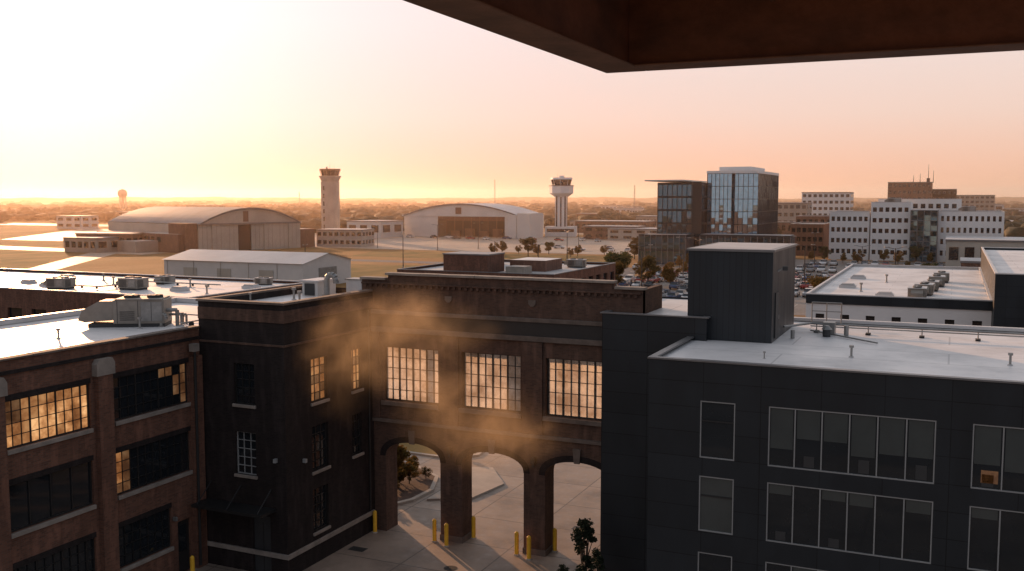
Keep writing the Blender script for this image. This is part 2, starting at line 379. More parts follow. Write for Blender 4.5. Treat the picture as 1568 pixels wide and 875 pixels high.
tr.box(X0,X1-.1,YF-.14,YF-.003,14.95,15.05,'brickc')
tr.box(X0,X1-.2,YF-.10,YF-.004,12.42,13.2,'frieze')
tr.box(X0,X1-.1,YF-.22,YF-.003,13.2,13.42,'stoned'); tr.box(X0,X1-.1,YF-.20,YF-.003,12.13,12.42,'stoned')
tr.box(X0,X1-.1,YF-.16,YF-.003,6.72,6.92,'stoned')
for a,b_,c,d in wins: tr.box(a-.1,b_+.1,YF-.19,YF+.3,7.76,7.998,'stoned')
for i in range(12):
    x=-30.35+i*14.1/12; tr.box(x,x+14.1/12-.015,YF-.14,YF+.52,15.5,15.64+random.uniform(-.01,.01),'stone')
tr.box(X0-.1,-30.36,YF-.13,YF+.5,15.2,15.34,'stone'); tr.box(-16.24,X1+.1,YF-.13,YF+.5,15.2,15.34,'stone')
for c in (-28.65,-23.45,-18.3): 
    tr.prism([(c-.16,5.55),(c+.16,5.55),(c+.23,6.35),(c-.23,6.35)],'y',YF-.14,YF-.003,'stoned')
for c in (-26.2,-21.0): tr.prism([(c-.22,14.2),(c-.08,14.05),(c+.08,14.05),(c+.22,14.2),(c+.22,14.4),(c-.22,14.4)],'y',YF-.06,YF-.003,'stoned')
for a,b_ in ((-26.8,-25.4),(-21.5,-20.2)): tr.box(a-.05,b_+.05,YF-.05,YF+1.35,0.0,.35,'stoned')
for x in (-26.1,-20.85): fr.box(x-.12,x+.12,YF-.3,YF-.003,5.3,5.65,'steeld'); fr.cyl((x,YF-.2,5.3),.08,.1,(x,YF-.2,5.1),'steeld',8)
for a,b_,c,d in wins:
    window(fr,gl,'-y',YF,a,b_,c,d,8,5,'steeld','frost',.32,.035,.08,major=2)
w.obj('walls',root); tr.obj('stone_trim',root,bevel=.012); fr.obj('window_sashes',root); gl.obj('window_panes',root)

# ------------------------------------------------------------ dark brick corner block
root=empty('dark_brick_stair_block')
w=MB(); fr=MB(); gl=MB(); tr=MB()
XR=-31.3; YK=40.8; ZT=14.5; XW=-36.9
opR=[(43.1,44.6,8.95,11.35),(47.0,48.05,8.9,11.3),(43.1,44.6,5.15,7.65),(47.0,48.0,5.1,7.5),(43.1,44.5,1.75,4.15)]
opF=[(-34.6,-33.25,9.1,11.3),(-34.6,-33.25,5.3,7.6),(-33.6,-32.4,0.05,3.2)]
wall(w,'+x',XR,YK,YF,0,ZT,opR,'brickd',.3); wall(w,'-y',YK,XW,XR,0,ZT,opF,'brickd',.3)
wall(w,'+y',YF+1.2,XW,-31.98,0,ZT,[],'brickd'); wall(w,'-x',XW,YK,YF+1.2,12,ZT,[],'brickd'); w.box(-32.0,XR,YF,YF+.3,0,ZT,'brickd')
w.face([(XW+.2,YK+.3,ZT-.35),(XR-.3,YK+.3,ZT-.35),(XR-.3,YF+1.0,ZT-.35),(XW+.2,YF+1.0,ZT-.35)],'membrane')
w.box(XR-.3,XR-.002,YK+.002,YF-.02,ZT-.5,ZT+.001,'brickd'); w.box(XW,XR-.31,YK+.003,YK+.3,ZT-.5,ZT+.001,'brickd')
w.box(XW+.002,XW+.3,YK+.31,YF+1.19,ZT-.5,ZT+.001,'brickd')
for z0,z1,p in ((13.55,14.2,.06),(12.3,12.42,.05)):
    tr.box(XW,XR+p,YK-p,YK-.002,z0,z1,'brickc'); tr.box(XR+.002,XR+p,YK,YF-.01,z0,z1,'brickc')
tr.box(XW-.05,XR+.14,YK-.14,YK+.34,ZT,ZT+.12,'stoned'); tr.box(XR-.34,XR+.14,YK+.35,YF-.15,ZT,ZT+.12,'stoned'); tr.box(XW-.05,XW+.34,YK+.35,YF+1.2,ZT,ZT+.12,'stoned')
tr.box(XW,XR+.12,YK-.12,YK-.002,1.05,1.3,'stone'); tr.box(XR+.002,XR+.12,YK,YF-.16,1.05,1.3,'stone')
for a,b_,c,d in opR:
    tr.box(XR-.2,XR+.10,a-.08,b_+.08,c-.16,c-.002,'stone')
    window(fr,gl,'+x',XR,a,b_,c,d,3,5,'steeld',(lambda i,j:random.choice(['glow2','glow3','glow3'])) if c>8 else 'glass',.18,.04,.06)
for a,b_,c,d in opF[:2]:
    tr.box(a-.08,b_+.08,YK-.10,YK+.2,c-.16,c-.002,'stone'); window(fr,gl,'-y',YK,a,b_,c,d,3,5,'steeld' if c>8 else 'steelw','glass',.18,.035,.05)
a,b_,c,d=opF[2]; fr.box(a,b_,YK+.16,YK+.22,c,d,'galvd'); fr.box((a+b_)/2-.02,(a+b_)/2+.02,YK+.15,YK+.16,c,d-.4,'steeld')
fr.box(-36.6,-32.0,YK-1.3,YK-.01,3.55,3.7,'steeld')
for x in (-36.3,-34.3,-32.3): fr.cyl((x,YK-1.2,3.7),.03,.03,(x,YK-.02,4.7),'steeld',6)
fr.box(XR+.002,XR+.2,42.2,42.35,5.9,6.1,'steelw'); fr.box(-32.0,-31.85,YK-.2,YK-.002,6.2,6.4,'steelw')
fr.cyl((XR+.08,48.7,1.4),.05,.05,(XR+.08,48.7,13.4),'steeld',8)
w.obj('walls',root); tr.obj('stone_trim',root,bevel=.012); fr.obj('window_sashes',root); gl.obj('window_panes',root)
s=MB(); s.box(-35.6,-34.5,48.3,50.2,ZT-.4,15.0,'white'); s.box(-35.7,-34.4,48.2,50.3,15.0,15.1,'capw'); s.box(-35.4,-34.7,48.24,48.29,ZT-.3,14.9,'galvd'); s.obj('roof_access_shed')
s=MB(); s.box(-33.2,-32.1,49.4,50.3,ZT-.4,15.1,'capw'); s.box(-33.25,-32.05,49.35,50.35,15.1,15.18,'galv'); s.obj('roof_exhaust_box')
def gooseneck(loc,sc=1,rz=0):
    m=MB(); pts=[Vector((0,0,0)),Vector((0,0,.9))]+[Vector((.3-.3*math.cos(t),0,.9+.3*math.sin(t))) for t in [math.pi*k/6 for k in range(1,7)]]+[Vector((.6,0,.75))]
    for a,b_ in zip(pts,pts[1:]): m.cyl(a,.16,.16,b_,'galv',12)
    m.cyl((0,0,0),.26,.26,(0,0,.1),'galv',12); o=m.obj('roof_vent_pipe',None,loc,rz); o.scale=(sc,)*3; return o
gooseneck((-33.9,48.4,ZT-.35),1.1)
gooseneck((-40.2,41.5,12.83),.6)

# ------------------------------------------------------------ left brick building
root=empty('brick_loft_building')
w=MB(); fr=MB(); gl=MB(); tr=MB()
XL=-36.9; ZL=13.05
rows=[(9.15,11.3),(5.45,7.6),(1.75,3.85)]
bays=[(23.0,27.6),(28.8,33.4),(34.8,39.9)]
ops=[]
for bi,(a,b_) in enumerate(bays):
    for ri,(c,d) in enumerate(rows):
        if bi==2 and ri==2: ops.append((a,38.35,c,d))
        else: ops.append((a,b_,c,d))
wall(w,'+x',XL,5,YK-.002,0,ZL,ops+[(38.8,39.75,.02,2.9)],'brick',.3)
wall(w,'-y',5,-49,XL,0,ZL,[],'brick'); wall(w,'-x',-49,5,52,0,ZL,[],'brick'); wall(w,'+y',52,-49,XW,0,ZL,[],'brick')
w.face([(-49,5,ZL-.22),(XL-.3,5,ZL-.22),(XL-.3,YK,ZL-.22),(-49,YK,ZL-.22)],'membrane'); w.face([(-49,YK,ZL-.22),(XW-.002,YK,ZL-.22),(XW-.002,52,ZL-.22),(-49,52,ZL-.22)],'membrane')
w.box(XL-.35,XL-.003,5,YK-.004,ZL-.4,ZL+.002,'brick'); 
for i in range(24):
    y=4.9+i*1.496; tr.box(XL-.42,XL+.10,y,y+1.48,ZL+.003,ZL+.10+random.uniform(-.01,.01),'stoned')
tr.box(-49.1,-48.7,5,52.1,ZL-.2,ZL+.1,'capw'); tr.box(-48.69,XW-.1,51.7,52.1,ZL-.2,ZL+.1,'capw')
for y in (22.4,28.2,34.1,40.4):
    w.box(XL+.002,XL+.28,y-.45,y+.30 if y>40 else y+.45,0,11.6,'brick')
    if y<40: tr.prism([(y-.55,11.6),(y+.55,11.6),(y+.55,12.15),(y+.4,12.4),(y-.4,12.4),(y-.55,12.15)],'x',XL+.003,XL+.34,'stone')
w.box(XL+.002,XL+.1,5,YK-.01,12.45,12.6,'brickd')
for a,b_,c,d in ops:
    tr.box(XL-.2,XL+.13,a-.02,b_+.02,c-.2,c-.003,'stone'); w.box(XL+.003,XL+.04,a-.02,b_+.02,d+.003,d+.25,'brickd')
for n,(a,b_,c,d) in enumerate(ops):
    bi,ri=n//3,n%3
    gk='glass'
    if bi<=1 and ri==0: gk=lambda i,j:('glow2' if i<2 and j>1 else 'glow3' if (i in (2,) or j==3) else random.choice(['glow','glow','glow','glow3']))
    elif bi==2 and ri==0: gk=lambda i,j:('glow2' if i>5 and random.random()<.6 else 'glass')
    elif bi==2 and ri==1: gk=lambda i,j:('glow3' if i==0 and j>0 else 'glow2' if i<2 else 'glass')
    nc=10 if (b_-a)>4 else 7
    if bi==1 and ri==1: window(fr,gl,'+x',XL,a,b_,c,d,4,1,'steeld',gk,.16,.05,.08)
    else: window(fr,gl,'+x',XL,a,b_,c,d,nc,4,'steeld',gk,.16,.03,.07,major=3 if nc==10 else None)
fr.box(XL-.2,XL-.14,38.8,39.75,.02,2.9,'steeld'); fr.box(XL-.14,XL-.12,39.0,39.55,1.2,2.6,'glass')
fr.cyl((XL+.36,40.05,.2),.07,.07,(XL+.36,40.05,11.9),'steeld',8); fr.box(XL+.2,XL+.55,39.8,40.2,11.9,12.3,'stone')
fr.box(XL+.05,XL+.25,38.4,38.55,3.1,3.3,'galv')
w.obj('walls_and_roof',root); tr.obj('stone_trim',root,bevel=.012); fr.obj('window_sashes',root); gl.obj('window_panes',root)

def air_handler(loc,rz):
    root=empty('rooftop_air_handler',loc,rz); m=MB()
    m.box(-1.4,2.2,-.7,.7,.0,.18,'galvd'); m.box(-.2,2.2,-.75,.75,.18,1.35,'beige'); m.box(-.1,2.1,-.8,.8,1.35,1.42,'beige')
    m.prism([(-.2,.35),(-.2,1.3),(-.9,1.3),(-1.7,.85),(-1.9,.35),(-1.55,.25)],'y',-.6,.6,'beige')
    m.face([(-1.72,-.55,.82),(-1.72,.55,.82),(-1.9,.55,.37),(-1.9,-.55,.37)],'galvd')
    for i in range(5): m.box(.1,.8,-.765,-.75,.35+i*.1,.39+i*.1,'galvd')
    m.box(1.1,2.1,-.77,-.751,.3,1.25,'galv'); m.box(1.58,1.6,-.785,-.77,.3,1.25,'galvd'); m.box(-.02,.0,-.77,-.75,.2,1.34,'galvd'); m.box(.95,.97,-.77,-.75,.2,1.34,'galvd')
    m.cyl((.5,0,1.42),.38,.38,(.5,0,1.55),'galvd',20); m.cyl((1.6,0,1.42),.38,.38,(1.6,0,1.55),'galvd',20)
    for cx in (.5,1.6):
        for t in range(5):
            a=t*1.2566; m.face([(cx,0,1.56),(cx+.34*math.cos(a),.34*math.sin(a),1.58),(cx+.34*math.cos(a+.5),.34*math.sin(a+.5),1.56)],'galv')
    m.cyl((2.2,.3,.5),.06,.06,(3.0,.3,.5),'galv',8); m.cyl((3.0,.3,.5),.06,.06,(3.0,.3,.0),'galv',8)
    m.cyl((2.2,-.3,.8),.1,.1,(2.7,-.3,.8),'galv',8); m.cyl((2.7,-.3,.8),.1,.1,(2.7,-.3,.0),'galv',8)
    m.obj('housing',root,bevel=.015)
    return root
ah=air_handler((-42.6,41.0,ZL-.22),R(30)); ah.scale=(1.15,1.15,1.12)
def rtu_mesh():
    m=MB(); m.box(-1.2,1.2,-.8,.8,0,.25,'galvd'); m.box(-1.3,1.3,-.9,.9,.25,1.5,'beige'); m.box(-1.35,1.35,-.95,.95,1.5,1.58,'capw')
    for i in range(9): m.box(-1.1,-.1,-.93,-.9,.4+i*.11,.45+i*.11,'galvd')
    for i in range(9): m.box(1.3,1.33,-.7,.1,.4+i*.11,.45+i*.11,'galvd')
    m.box(.15,1.15,-.925,-.901,.4,1.4,'galv')
    for cx in (-.6,.6):
        m.cyl((cx,0,1.58),.45,.45,(cx,0,1.72),'galvd',18)
        for t in range(5):
            a=t*1.2566; m.face([(cx,0,1.725),(cx+.4*math.cos(a),.4*math.sin(a),1.74),(cx+.4*math.cos(a+.5),.4*math.sin(a+.5),1.725)],'galv')
    m.prism([(-1.3,.5),(-1.3,1.35),(-1.9,.95),(-1.9,.5)],'y',-.6,.6,'beige')
    return m.obj('rooftop_hvac_unit',None,(-101.5,88,8.7),.1)
rtu=rtu_mesh(); rtu.scale=(1.1,1.1,.9)
for (x,y,z,rz,s) in [(-92.5,91,8.7,0,1.1),(-95,99,8.7,1.6,.8),(-82,103,8.7,0,.7),(-56,150,8.7,0,1.0),
   (-3.5,118.5,8.7,1.57,1.0),(-2.9,124,8.7,1.5,1.0),(-2.3,130,8.7,1.57,.9),(-1.8,137,8.7,1.6,1.0),(-1.3,144,8.7,1.57,1.0),(-18,343,18,0,1.5),(4,343,15.4,0,1.5)]:
    inst(rtu,'rooftop_hvac_unit',(x,y,z),rz,(s*1.05,s*1.05,s*.85))
def vent_mesh():
    m=MB(); m.cyl((0,0,0),.05,.05,(0,0,.45),'galv',8); m.cyl((0,0,.45),.1,.1,(0,0,.55),'galv',8); m.cyl((0,0,0),.12,.09,(0,0,.06),'membg',10); return m.obj('roof_vent_pipe',None,(-41.5,35.7,ZL-.22))
vt=vent_mesh()
for (x,y,z,s) in [(-40.6,40.3,ZL-.22,1.2),(-46,47,ZL-.22,1),(-40,43,ZL-.22,.9),(-39.4,42.2,ZL-.22,1.4),(-7.5,44,12.86,.6),(-4,46,12.86,1),(2.4,46.5,12.86,1),(6,50,12.86,.7),(-36,44,ZT-.35,1),(-34.5,46,ZT-.35,1.3),(-33,44.5,ZT-.35,1.3),(-80,90,8.7,2),(-100,95,8.7,2),(-106,99,8.7,2),(-88,96,8.7,2),(-10,125,8.7,2),(-8,140,8.7,2)]:
    inst(vt,'roof_vent_pipe',(x,y,z),0,s)
def sky_mesh():
    m=MB(); m.box(-.9,.9,-.6,.6,0,.3,'capw'); m.prism([(-.8,.3),(.8,.3),(.6,.5),(-.6,.5)],'y',-.5,.5,'membg'); return m.obj('roof_skylight',None,(-112,92,8.7))
skl=sky_mesh()
for x,y in [(-106,90),(-98,102),(-86,92),(-80,98),(-114,100),(-12,130),(-12,145),(-7,120)]: inst(skl,'roof_skylight',(x,y,8.7),0,1.1)
def conduit(name,pts,r):
    m=MB()
    for a,b_ in zip(pts,pts[1:]):
        m.cyl(a,r,r,b_,'galv',8); L=(Vector(b_)-Vector(a)).length
        for k in range(1,int(L/2.5)+1):
            p=Vector(a).lerp(Vector(b_),k*2.5/L); m.box(p.x-.1,p.x+.1,p.y-.1,p.y+.1,p.z-.32,p.z-r,'black')
    m.obj(name)
conduit('roof_gas_pipe',[(-104,89,9.1),(-96,89,9.1),(-96,97,9.1),(-84,97,9.1)],.08)
conduit('roof_gas_pipe',[(-42.5,44.5,13.15),(-38.5,44.5,13.15),(-38.5,41.2,13.15)],.04)
conduit('roof_gas_pipe',[(-4.4,117,9.05),(-2.6,150,9.05)],.08)

# ------------------------------------------------------------ graphite building
root=empty('graphite_office_building')
w=MB(); fr=MB(); gl=MB(); tr=MB()
YR=41.3; XA=-12.0; XB=24; YBk=58.6
ops=[(-9.7,-8.2,8.8,11.3),(-9.7,-8.2,5.55,8.0),(-9.7,-8.2,2.0,4.6),(-6.8,-.35,8.75,11.3),(-6.8,-.35,5.5,8.05),(-6.8,-.35,2.0,4.6),(.95,7.4,8.75,11.3),(.95,7.4,5.5,8.05),(.95,7.4,2,4.6),(9,15.4,8.75,11.3),(9,15.4,5.5,8.05)]
wall(w,'-y',YR,XA,XB,0,12.98,ops,'panel',.12)
wall(w,'-x',XA,YR,YBk,0,12.98,[],'panel'); wall(w,'+x',XB,YR,YBk,0,12.98,[],'panel'); wall(w,'+y',YBk,XA,XB,0,12.98,[],'panel')
w.face([(XA+.1,YR+.1,12.86),(XB,YR+.1,12.86),(XB,YBk,12.86),(XA+.1,YBk,12.86)],'membrane')
tr.box(XA-.06,XB,YR-.06,YR+.28,12.98,13.06,'cap'); tr.box(XA-.06,XA+.28,YR+.29,48.29,12.98,13.06,'cap'); tr.box(XA+.3,XB,YBk-.35,YBk+.05,12.9,13.08,'capw')
for (a,b_,c,d) in ops:
    if b_-a<2:
        window(fr,gl,'-y',YR,a,b_,c,d,1,1,'steelw','glassr' if c<8 and c>5 else 'glass',.06,.06,.05,jit=.006)
        fr.box(a+.07,b_-.07,YR+.02,YR+.1,d-.9,d-.84,'steeld')
    else:
        window(fr,gl,'-y',YR,a,b_,c,d,6,1,'steelw',lambda i,j:'glass',.06,.05,.05,jit=.008)
        for i in range(6):
            L=random.choice([1.2,1.5,1.5,1.7]) if c>8 else random.choice([0,.5,0,.4])
            x0=a+i*(b_-a)/6+.08; x1=a+(i+1)*(b_-a)/6-.08
            if L: fr.box(x0,x1,YR+.058,YR+.066,d-.07-L,d-.07,'glassr')
            if random.random()<.35: fr.box(x0+.3,x1-.2,YR+.058,YR+.066,c+.1,c+.1+random.uniform(.3,.6),'galvd')
fr.box(1.3,1.9,YR+.058,YR+.066,9.0,9.5,'glow2')
wall(w,'-y',48.3,-16.6,-11.1,0,14.0,[],'panel'); wall(w,'-x',-16.6,48.3,58,0,14.0,[],'panel'); wall(w,'+x',-11.1,48.3,58,12.9,14.0,[],'panel'); wall(w,'+y',58,-16.6,-11.1,0,14,[],'panel')
w.face([(-16.6,48.3,13.9),(-11.1,48.3,13.9),(-11.1,58,13.9),(-16.6,58,13.9)],'membrane')
tr.box(-16.7,-11.0,48.24,48.55,14.0,14.07,'cap'); tr.box(-16.7,-16.35,48.56,58,14.0,14.07,'cap'); tr.box(-11.35,-11.0,48.56,48.78,14.0,14.07,'cap')
w.box(-12.2,-8.0,48.8,56.2,12.87,17.35,'panel2'); tr.box(-12.28,-7.92,48.72,56.28,17.35,17.47,'cap'); tr.face([(-12.0,49,17.475),(-8.2,49,17.475),(-8.2,56,17.475),(-12,56,17.475)],'membg')
fr.box(-7.99,-7.94,49.6,50.6,13.0,15.3,'galvd'); fr.box(-7.95,-7.92,50.4,50.5,13.9,14.1,'galv'); 
fr.cyl((-7.85,49.3,16.4),.05,.05,(-7.55,49.3,16.6),'galv',6); fr.box(-7.6,-7.35,49.2,49.4,16.45,16.65,'galvd')
for x in np.arange(-6.5,22,2.6):
    fr.box(x-.12,x+.12,53.8,54.3,12.87,12.95,'black'); fr.cyl((x,54.05,12.95),.03,.03,(x,54.05,13.3),'galv',6)
fr.cyl((-6.8,54.05,13.32),.06,.06,(23,54.05,13.32),'galv',8); fr.cyl((-6.8,53.9,13.2),.035,.035,(23,53.9,13.2),'galv',6)
fr.cyl((-6.8,54.05,13.32),.06,.06,(-7.9,52.0,13.32),'galv',8); fr.cyl((-6.8,54.0,12.95),.04,.04,(-3.2,50.5,12.95),'galv',8)
for x in (-7.2,-6.4,-5.6): fr.cyl((x,57.6,12.9),.035,.035,(x,57.6,14.1),'galv',6)
fr.cyl((-7.2,57.6,14.1),.035,.035,(-5.6,57.6,14.1),'galv',6); fr.cyl((-7.2,57.6,13.6),.03,.03,(-5.6,57.6,13.6),'galv',6)
fr.box(-6.1,-5.5,53.2,53.9,12.88,13.5,'galv'); fr.cyl((-5.8,52.4,12.88),.2,.2,(-5.8,52.4,13.25),'galvd',12); fr.cyl((-5.8,52.4,13.25),.28,.1,(-5.8,52.4,13.45),'galv',12)
fr.cyl((-7.3,51,12.88),.1,.1,(-7.3,51,13.3),'galv',10); fr.cyl((-4.9,53.1,12.88),.12,.12,(-4.9,53.1,13.4),'galv',10)
w.obj('walls_and_roof',root); tr.obj('coping',root,bevel=.01); fr.obj('frames_and_pipes',root); gl.obj('window_panes',root)

# ------------------------------------------------------------ canopy overhead
root=empty('steel_canopy'); m=MB()
m.box(-3.09,-2.80,-8,9.11,21.22,21.98,'rust'); m.box(-2.799,14,8.82,9.11,21.22,21.98,'rust')
m.box(-3.12,-2.72,-8,9.14,21.2,21.219,'rustl'); m.box(-2.719,14,8.74,9.14,21.2,21.219,'rustl')
m.box(-2.79,14,-8,8.81,21.86,22.0,'rust')
m.box(-2.79,14,4.2,4.4,21.5,21.859,'rust')
m.cyl((-1.5,8.81,21.72),.035,.035,(-1.5,8.6,21.72),'rustl',8)
for x in (.6,3.4): m.box(x,x+.012,8.80,8.819,21.22,21.86,'rustl')
m.obj('beams_and_deck',root,bevel=.006)

# ------------------------------------------------------------ mid roofs
def flat_building(name,x0,x1,y0,y1,h,k,rk='membrane',par=.3,cop='capw',ops=None,extra=None):
    root=empty(name); w=MB(); gl=MB()
    ops=ops or {}
    for face,pl,a0,a1 in (('-y',y0,x0,x1),('+y',y1,x0,x1),('-x',x0,y0,y1),('+x',x1,y0,y1)):
        o=ops.get(face,[]); wall(w,face,pl,a0,a1,0,h,o,k,.3)
        T=TF(face,pl)
        for q in o: gl.face([T(q[0],q[2],.29),T(q[1],q[2],.29),T(q[1],q[3],.29),T(q[0],q[3],.29)],'glass')
    w.face([(x0,y0,h-par),(x1,y0,h-par),(x1,y1,h-par),(x0,y1,h-par)],rk)
    e=.25
    w.box(x0-.05,x1+.05,y0-.05,y0+e,h,h+.12,cop); w.box(x0-.05,x1+.05,y1-e,y1+.05,h,h+.12,cop)
    w.box(x0-.05,x0+e,y0+e+.002,y1-e-.002,h,h+.12,cop); w.box(x1-e,x1+.05,y0+e+.002,y1-e-.002,h,h+.12,cop)
    if extra: extra(w,gl)
    w.obj('walls_and_roof',root)
    if gl.f: gl.obj('windows',root)
    return root
def grid(a0,a1,n,z0,z1,m,wf=.6,hf=.5):
    o=[]
    for i in range(n):
        for j in range(m):
            W=(a1-a0)/n;Hh=(z1-z0)/m; ca=a0+(i+.5)*W; cz=z0+(j+.5)*Hh
            o.append((ca-W*wf/2,ca+W*wf/2,cz-Hh*hf/2,cz+Hh*hf/2))
    return o
flat_building('brick_warehouse',-135,-76.5,83.2,106,9,'brick',ops={'-y':grid(-135,-77,14,3,7.6,1,.6,.6),'+x':grid(83.5,105,5,3,7.6,1,.6,.6)})
def ex(w,gl):
    w.box(-71,-63.5,132,138,8.7,11.4,'brick'); w.box(-71.1,-63.4,131.9,138.1,11.4,11.6,'cap'); w.box(-63,-57,139,146,8.7,10.4,'brickb',top='membrane'); w.box(-77,-70,146,152,8.7,10.2,'brickb',top='membrane'); w.box(-61,-58,133,136,8.7,9.8,'beige')
flat_building('brick_school_building',-78,-52,130,158,9,'brick','membg',cop='cap',ops={'-y':grid(-78,-52,12,5,8.6,1,.6,.6),'+x':grid(130,158,8,5,8.6,1)},extra=ex)
def ex2(w,gl):
    w.box(-15.2,4.0,115.85,115.99,8.0,9.0,'panel')
flat_building('white_roof_warehouse',-15.2,4.0,116,171,9,'wht',ops={'-y':grid(-15,4,7,2.5,7.9,1,.35,.6)},extra=ex2)
flat_building('white_roof_warehouse',4.05,45,112,171,12.2,'panel')
root=empty('white_metal_shed'); m=MB()
def gable(m,x0,x1,y0,y1,e,r,k,rk):
    ym=(y0+y1)/2
    m.face([(x0,y0,0),(x1,y0,0),(x1,y0,e),(x0,y0,e)],k); m.face([(x0,y1,0),(x1,y1,0),(x1,y1,e),(x0,y1,e)],k)
    for x in (x0,x1): m.face([(x,y0,0),(x,y1,0),(x,y1,e),(x,ym,r),(x,y0,e)],k)
    m.face([(x0-.4,y0-.4,e-.05),(x1+.4,y0-.4,e-.05),(x1+.4,ym,r+.05),(x0-.4,ym,r+.05)],rk); m.face([(x0-.4,y1+.4,e-.05),(x1+.4,y1+.4,e-.05),(x1+.4,ym,r+.05),(x0-.4,ym,r+.05)],rk)
gable(m,-171,-131,178,197,5.5,7.4,'white','hroofw')
for x in (-165,-155,-143): m.box(x,x+4,177.9,177.99,0,3.8,'cream')
for x in range(-170,-131,8): m.box(x,x+.1,177.9,177.99,0,5.4,'cream')
m.box(-130.99,-130.9,184,191,0,4.2,'galv'); m.obj('body',root)

# ------------------------------------------------------------ hangars
def hangar(name,loc,rz,W,D,e,r,wall_k,roof_k,doorspec,annex):
    root=empty(name,loc,rz); m=MB(); n=20
    cur=[(W*j/n, e+(r-e)*(1-((j/n-.5)*2)**2)) for j in range(n+1)]
    for y in (0,D):
        for j in range(n): 
            (a,za),(b_,zb)=cur[j],cur[j+1]; m.face([(a,y,e if y==0 else 0),(b_,y,e if y==0 else 0),(b_,y,zb),(a,y,za)],wall_k)
    for x in (0,W): m.face([(x,0,0),(x,D,0),(x,D,e),(x,0,e)],wall_k)
    for j in range(n):
        (a,za),(b_,zb)=cur[j],cur[j+1]; m.face([(a,-.6,za+.2),(b_,-.6,zb+.2),(b_,D,zb+.2),(a,D,za+.2)],roof_k)
        m.face([(a,-.6,za-.5),(b_,-.6,zb-.5),(b_,-.6,zb+.2),(a,-.6,za+.2)],'cap')
    doorspec(m,W,e,r); annex(m,W,D,e)
    m.obj('body',root); return root
def doors1(m,W,e,r):
    n=8
    for i in range(n):
        a=W*i/n; b_=W*(i+1)/n
        if i==3: m.face([(a,.9,0),(b_,.9,0),(b_,.9,e),(a,.9,e)],'dark'); m.box(a,b_,0,.9,e-.01,e,'dark')
        else:
            d=.0 if i%2 else .35; m.box(a+.03,b_-.03,d,d+.3,0,e-.05,'cream'); 
            for t in (.33,.66): m.box(a+(b_-a)*t-.05,a+(b_-a)*t+.05,d-.06,d-.001,0,e-.1,'tan')
    m.box(-.5,W+.5,-.35,-.01,e-.3,e+.4,'cap'); m.box(W*.42,W*.47,-.1,-.01,e+.8,r-1.2,'brickb')
def annex1(m,W,D,e):
    m.box(-7,-.02,2,D-4,0,6.8,'brickb',top='membg'); m.box(-5,-.05,.5,12,0,e+.5,'brickb')
    m.box(W+.02,W+8,1,D-10,0,7.5,'brickb',top='membg'); m.box(-16,-7.02,16,D+6,0,4.2,'tan',top='membg')
    for i in range(10): m.box(-7.06,-7.01,14+i*4.5,16.6+i*4.5,3.6,5.6,'glass')
    m.cyl((-5.5,14,0),.4,.4,(-5.5,19,6.5),'tan',6)
hangar('arched_aircraft_hangar',(-253,281,0),math.atan2(.96,.28),46,67,10.2,16.2,'cream','hroof',doors1,annex1)
def doors2(m,W,e,r):
    a,b_=20,58
    m.face([(0,0,0),(a,0,0),(a,0,e),(0,0,e)],'white'); m.face([(b_,0,0),(W,0,0),(W,0,e),(b_,0,e)],'white')
    m.face([(a,9,0),(b_,9,0),(b_,9,e),(a,9,e)],'dark'); m.face([(a,0,0),(a,9,0),(a,9,e),(a,0,e)],'interior'); m.face([(b_,0,0),(b_,9,0),(b_,9,e),(b_,0,e)],'interior')
    m.face([(a,0,.03),(b_,0,.03),(b_,9,.03),(a,9,.03)],'apron')
    for i in range(8):
        x=a+(b_-a)*i/8; m.box(x,x+.3,.2,.5,0,e,'brickb')
        m.box(x,x+4.6,.55,.65,e-2.6,e-.2,'brick'); 
    for i in range(4): m.box(a+4+i*8,a+9+i*8,7,8.9,0,3+i%2*1.2,'brickb')
    m.box(-1,W+1,-.4,-.01,e-.4,e+.3,'white'); m.box(W*.46,W*.51,-.2,-.01,e+.8,e+4.2,'brickb')
def annex2(m,W,D,e):
    m.box(W+.02,W+7,-3,14,0,e+1.5,'white',top='membrane'); m.box(-1,-.02,2,D,0,5,'tan'); m.box(W-5,W-.5,-2.5,-.02,0,e+.5,'white')
hangar('arched_aircraft_hangar',(-263,446,0),0,66,32,11,17,'white','hroofw',doors2,annex2)

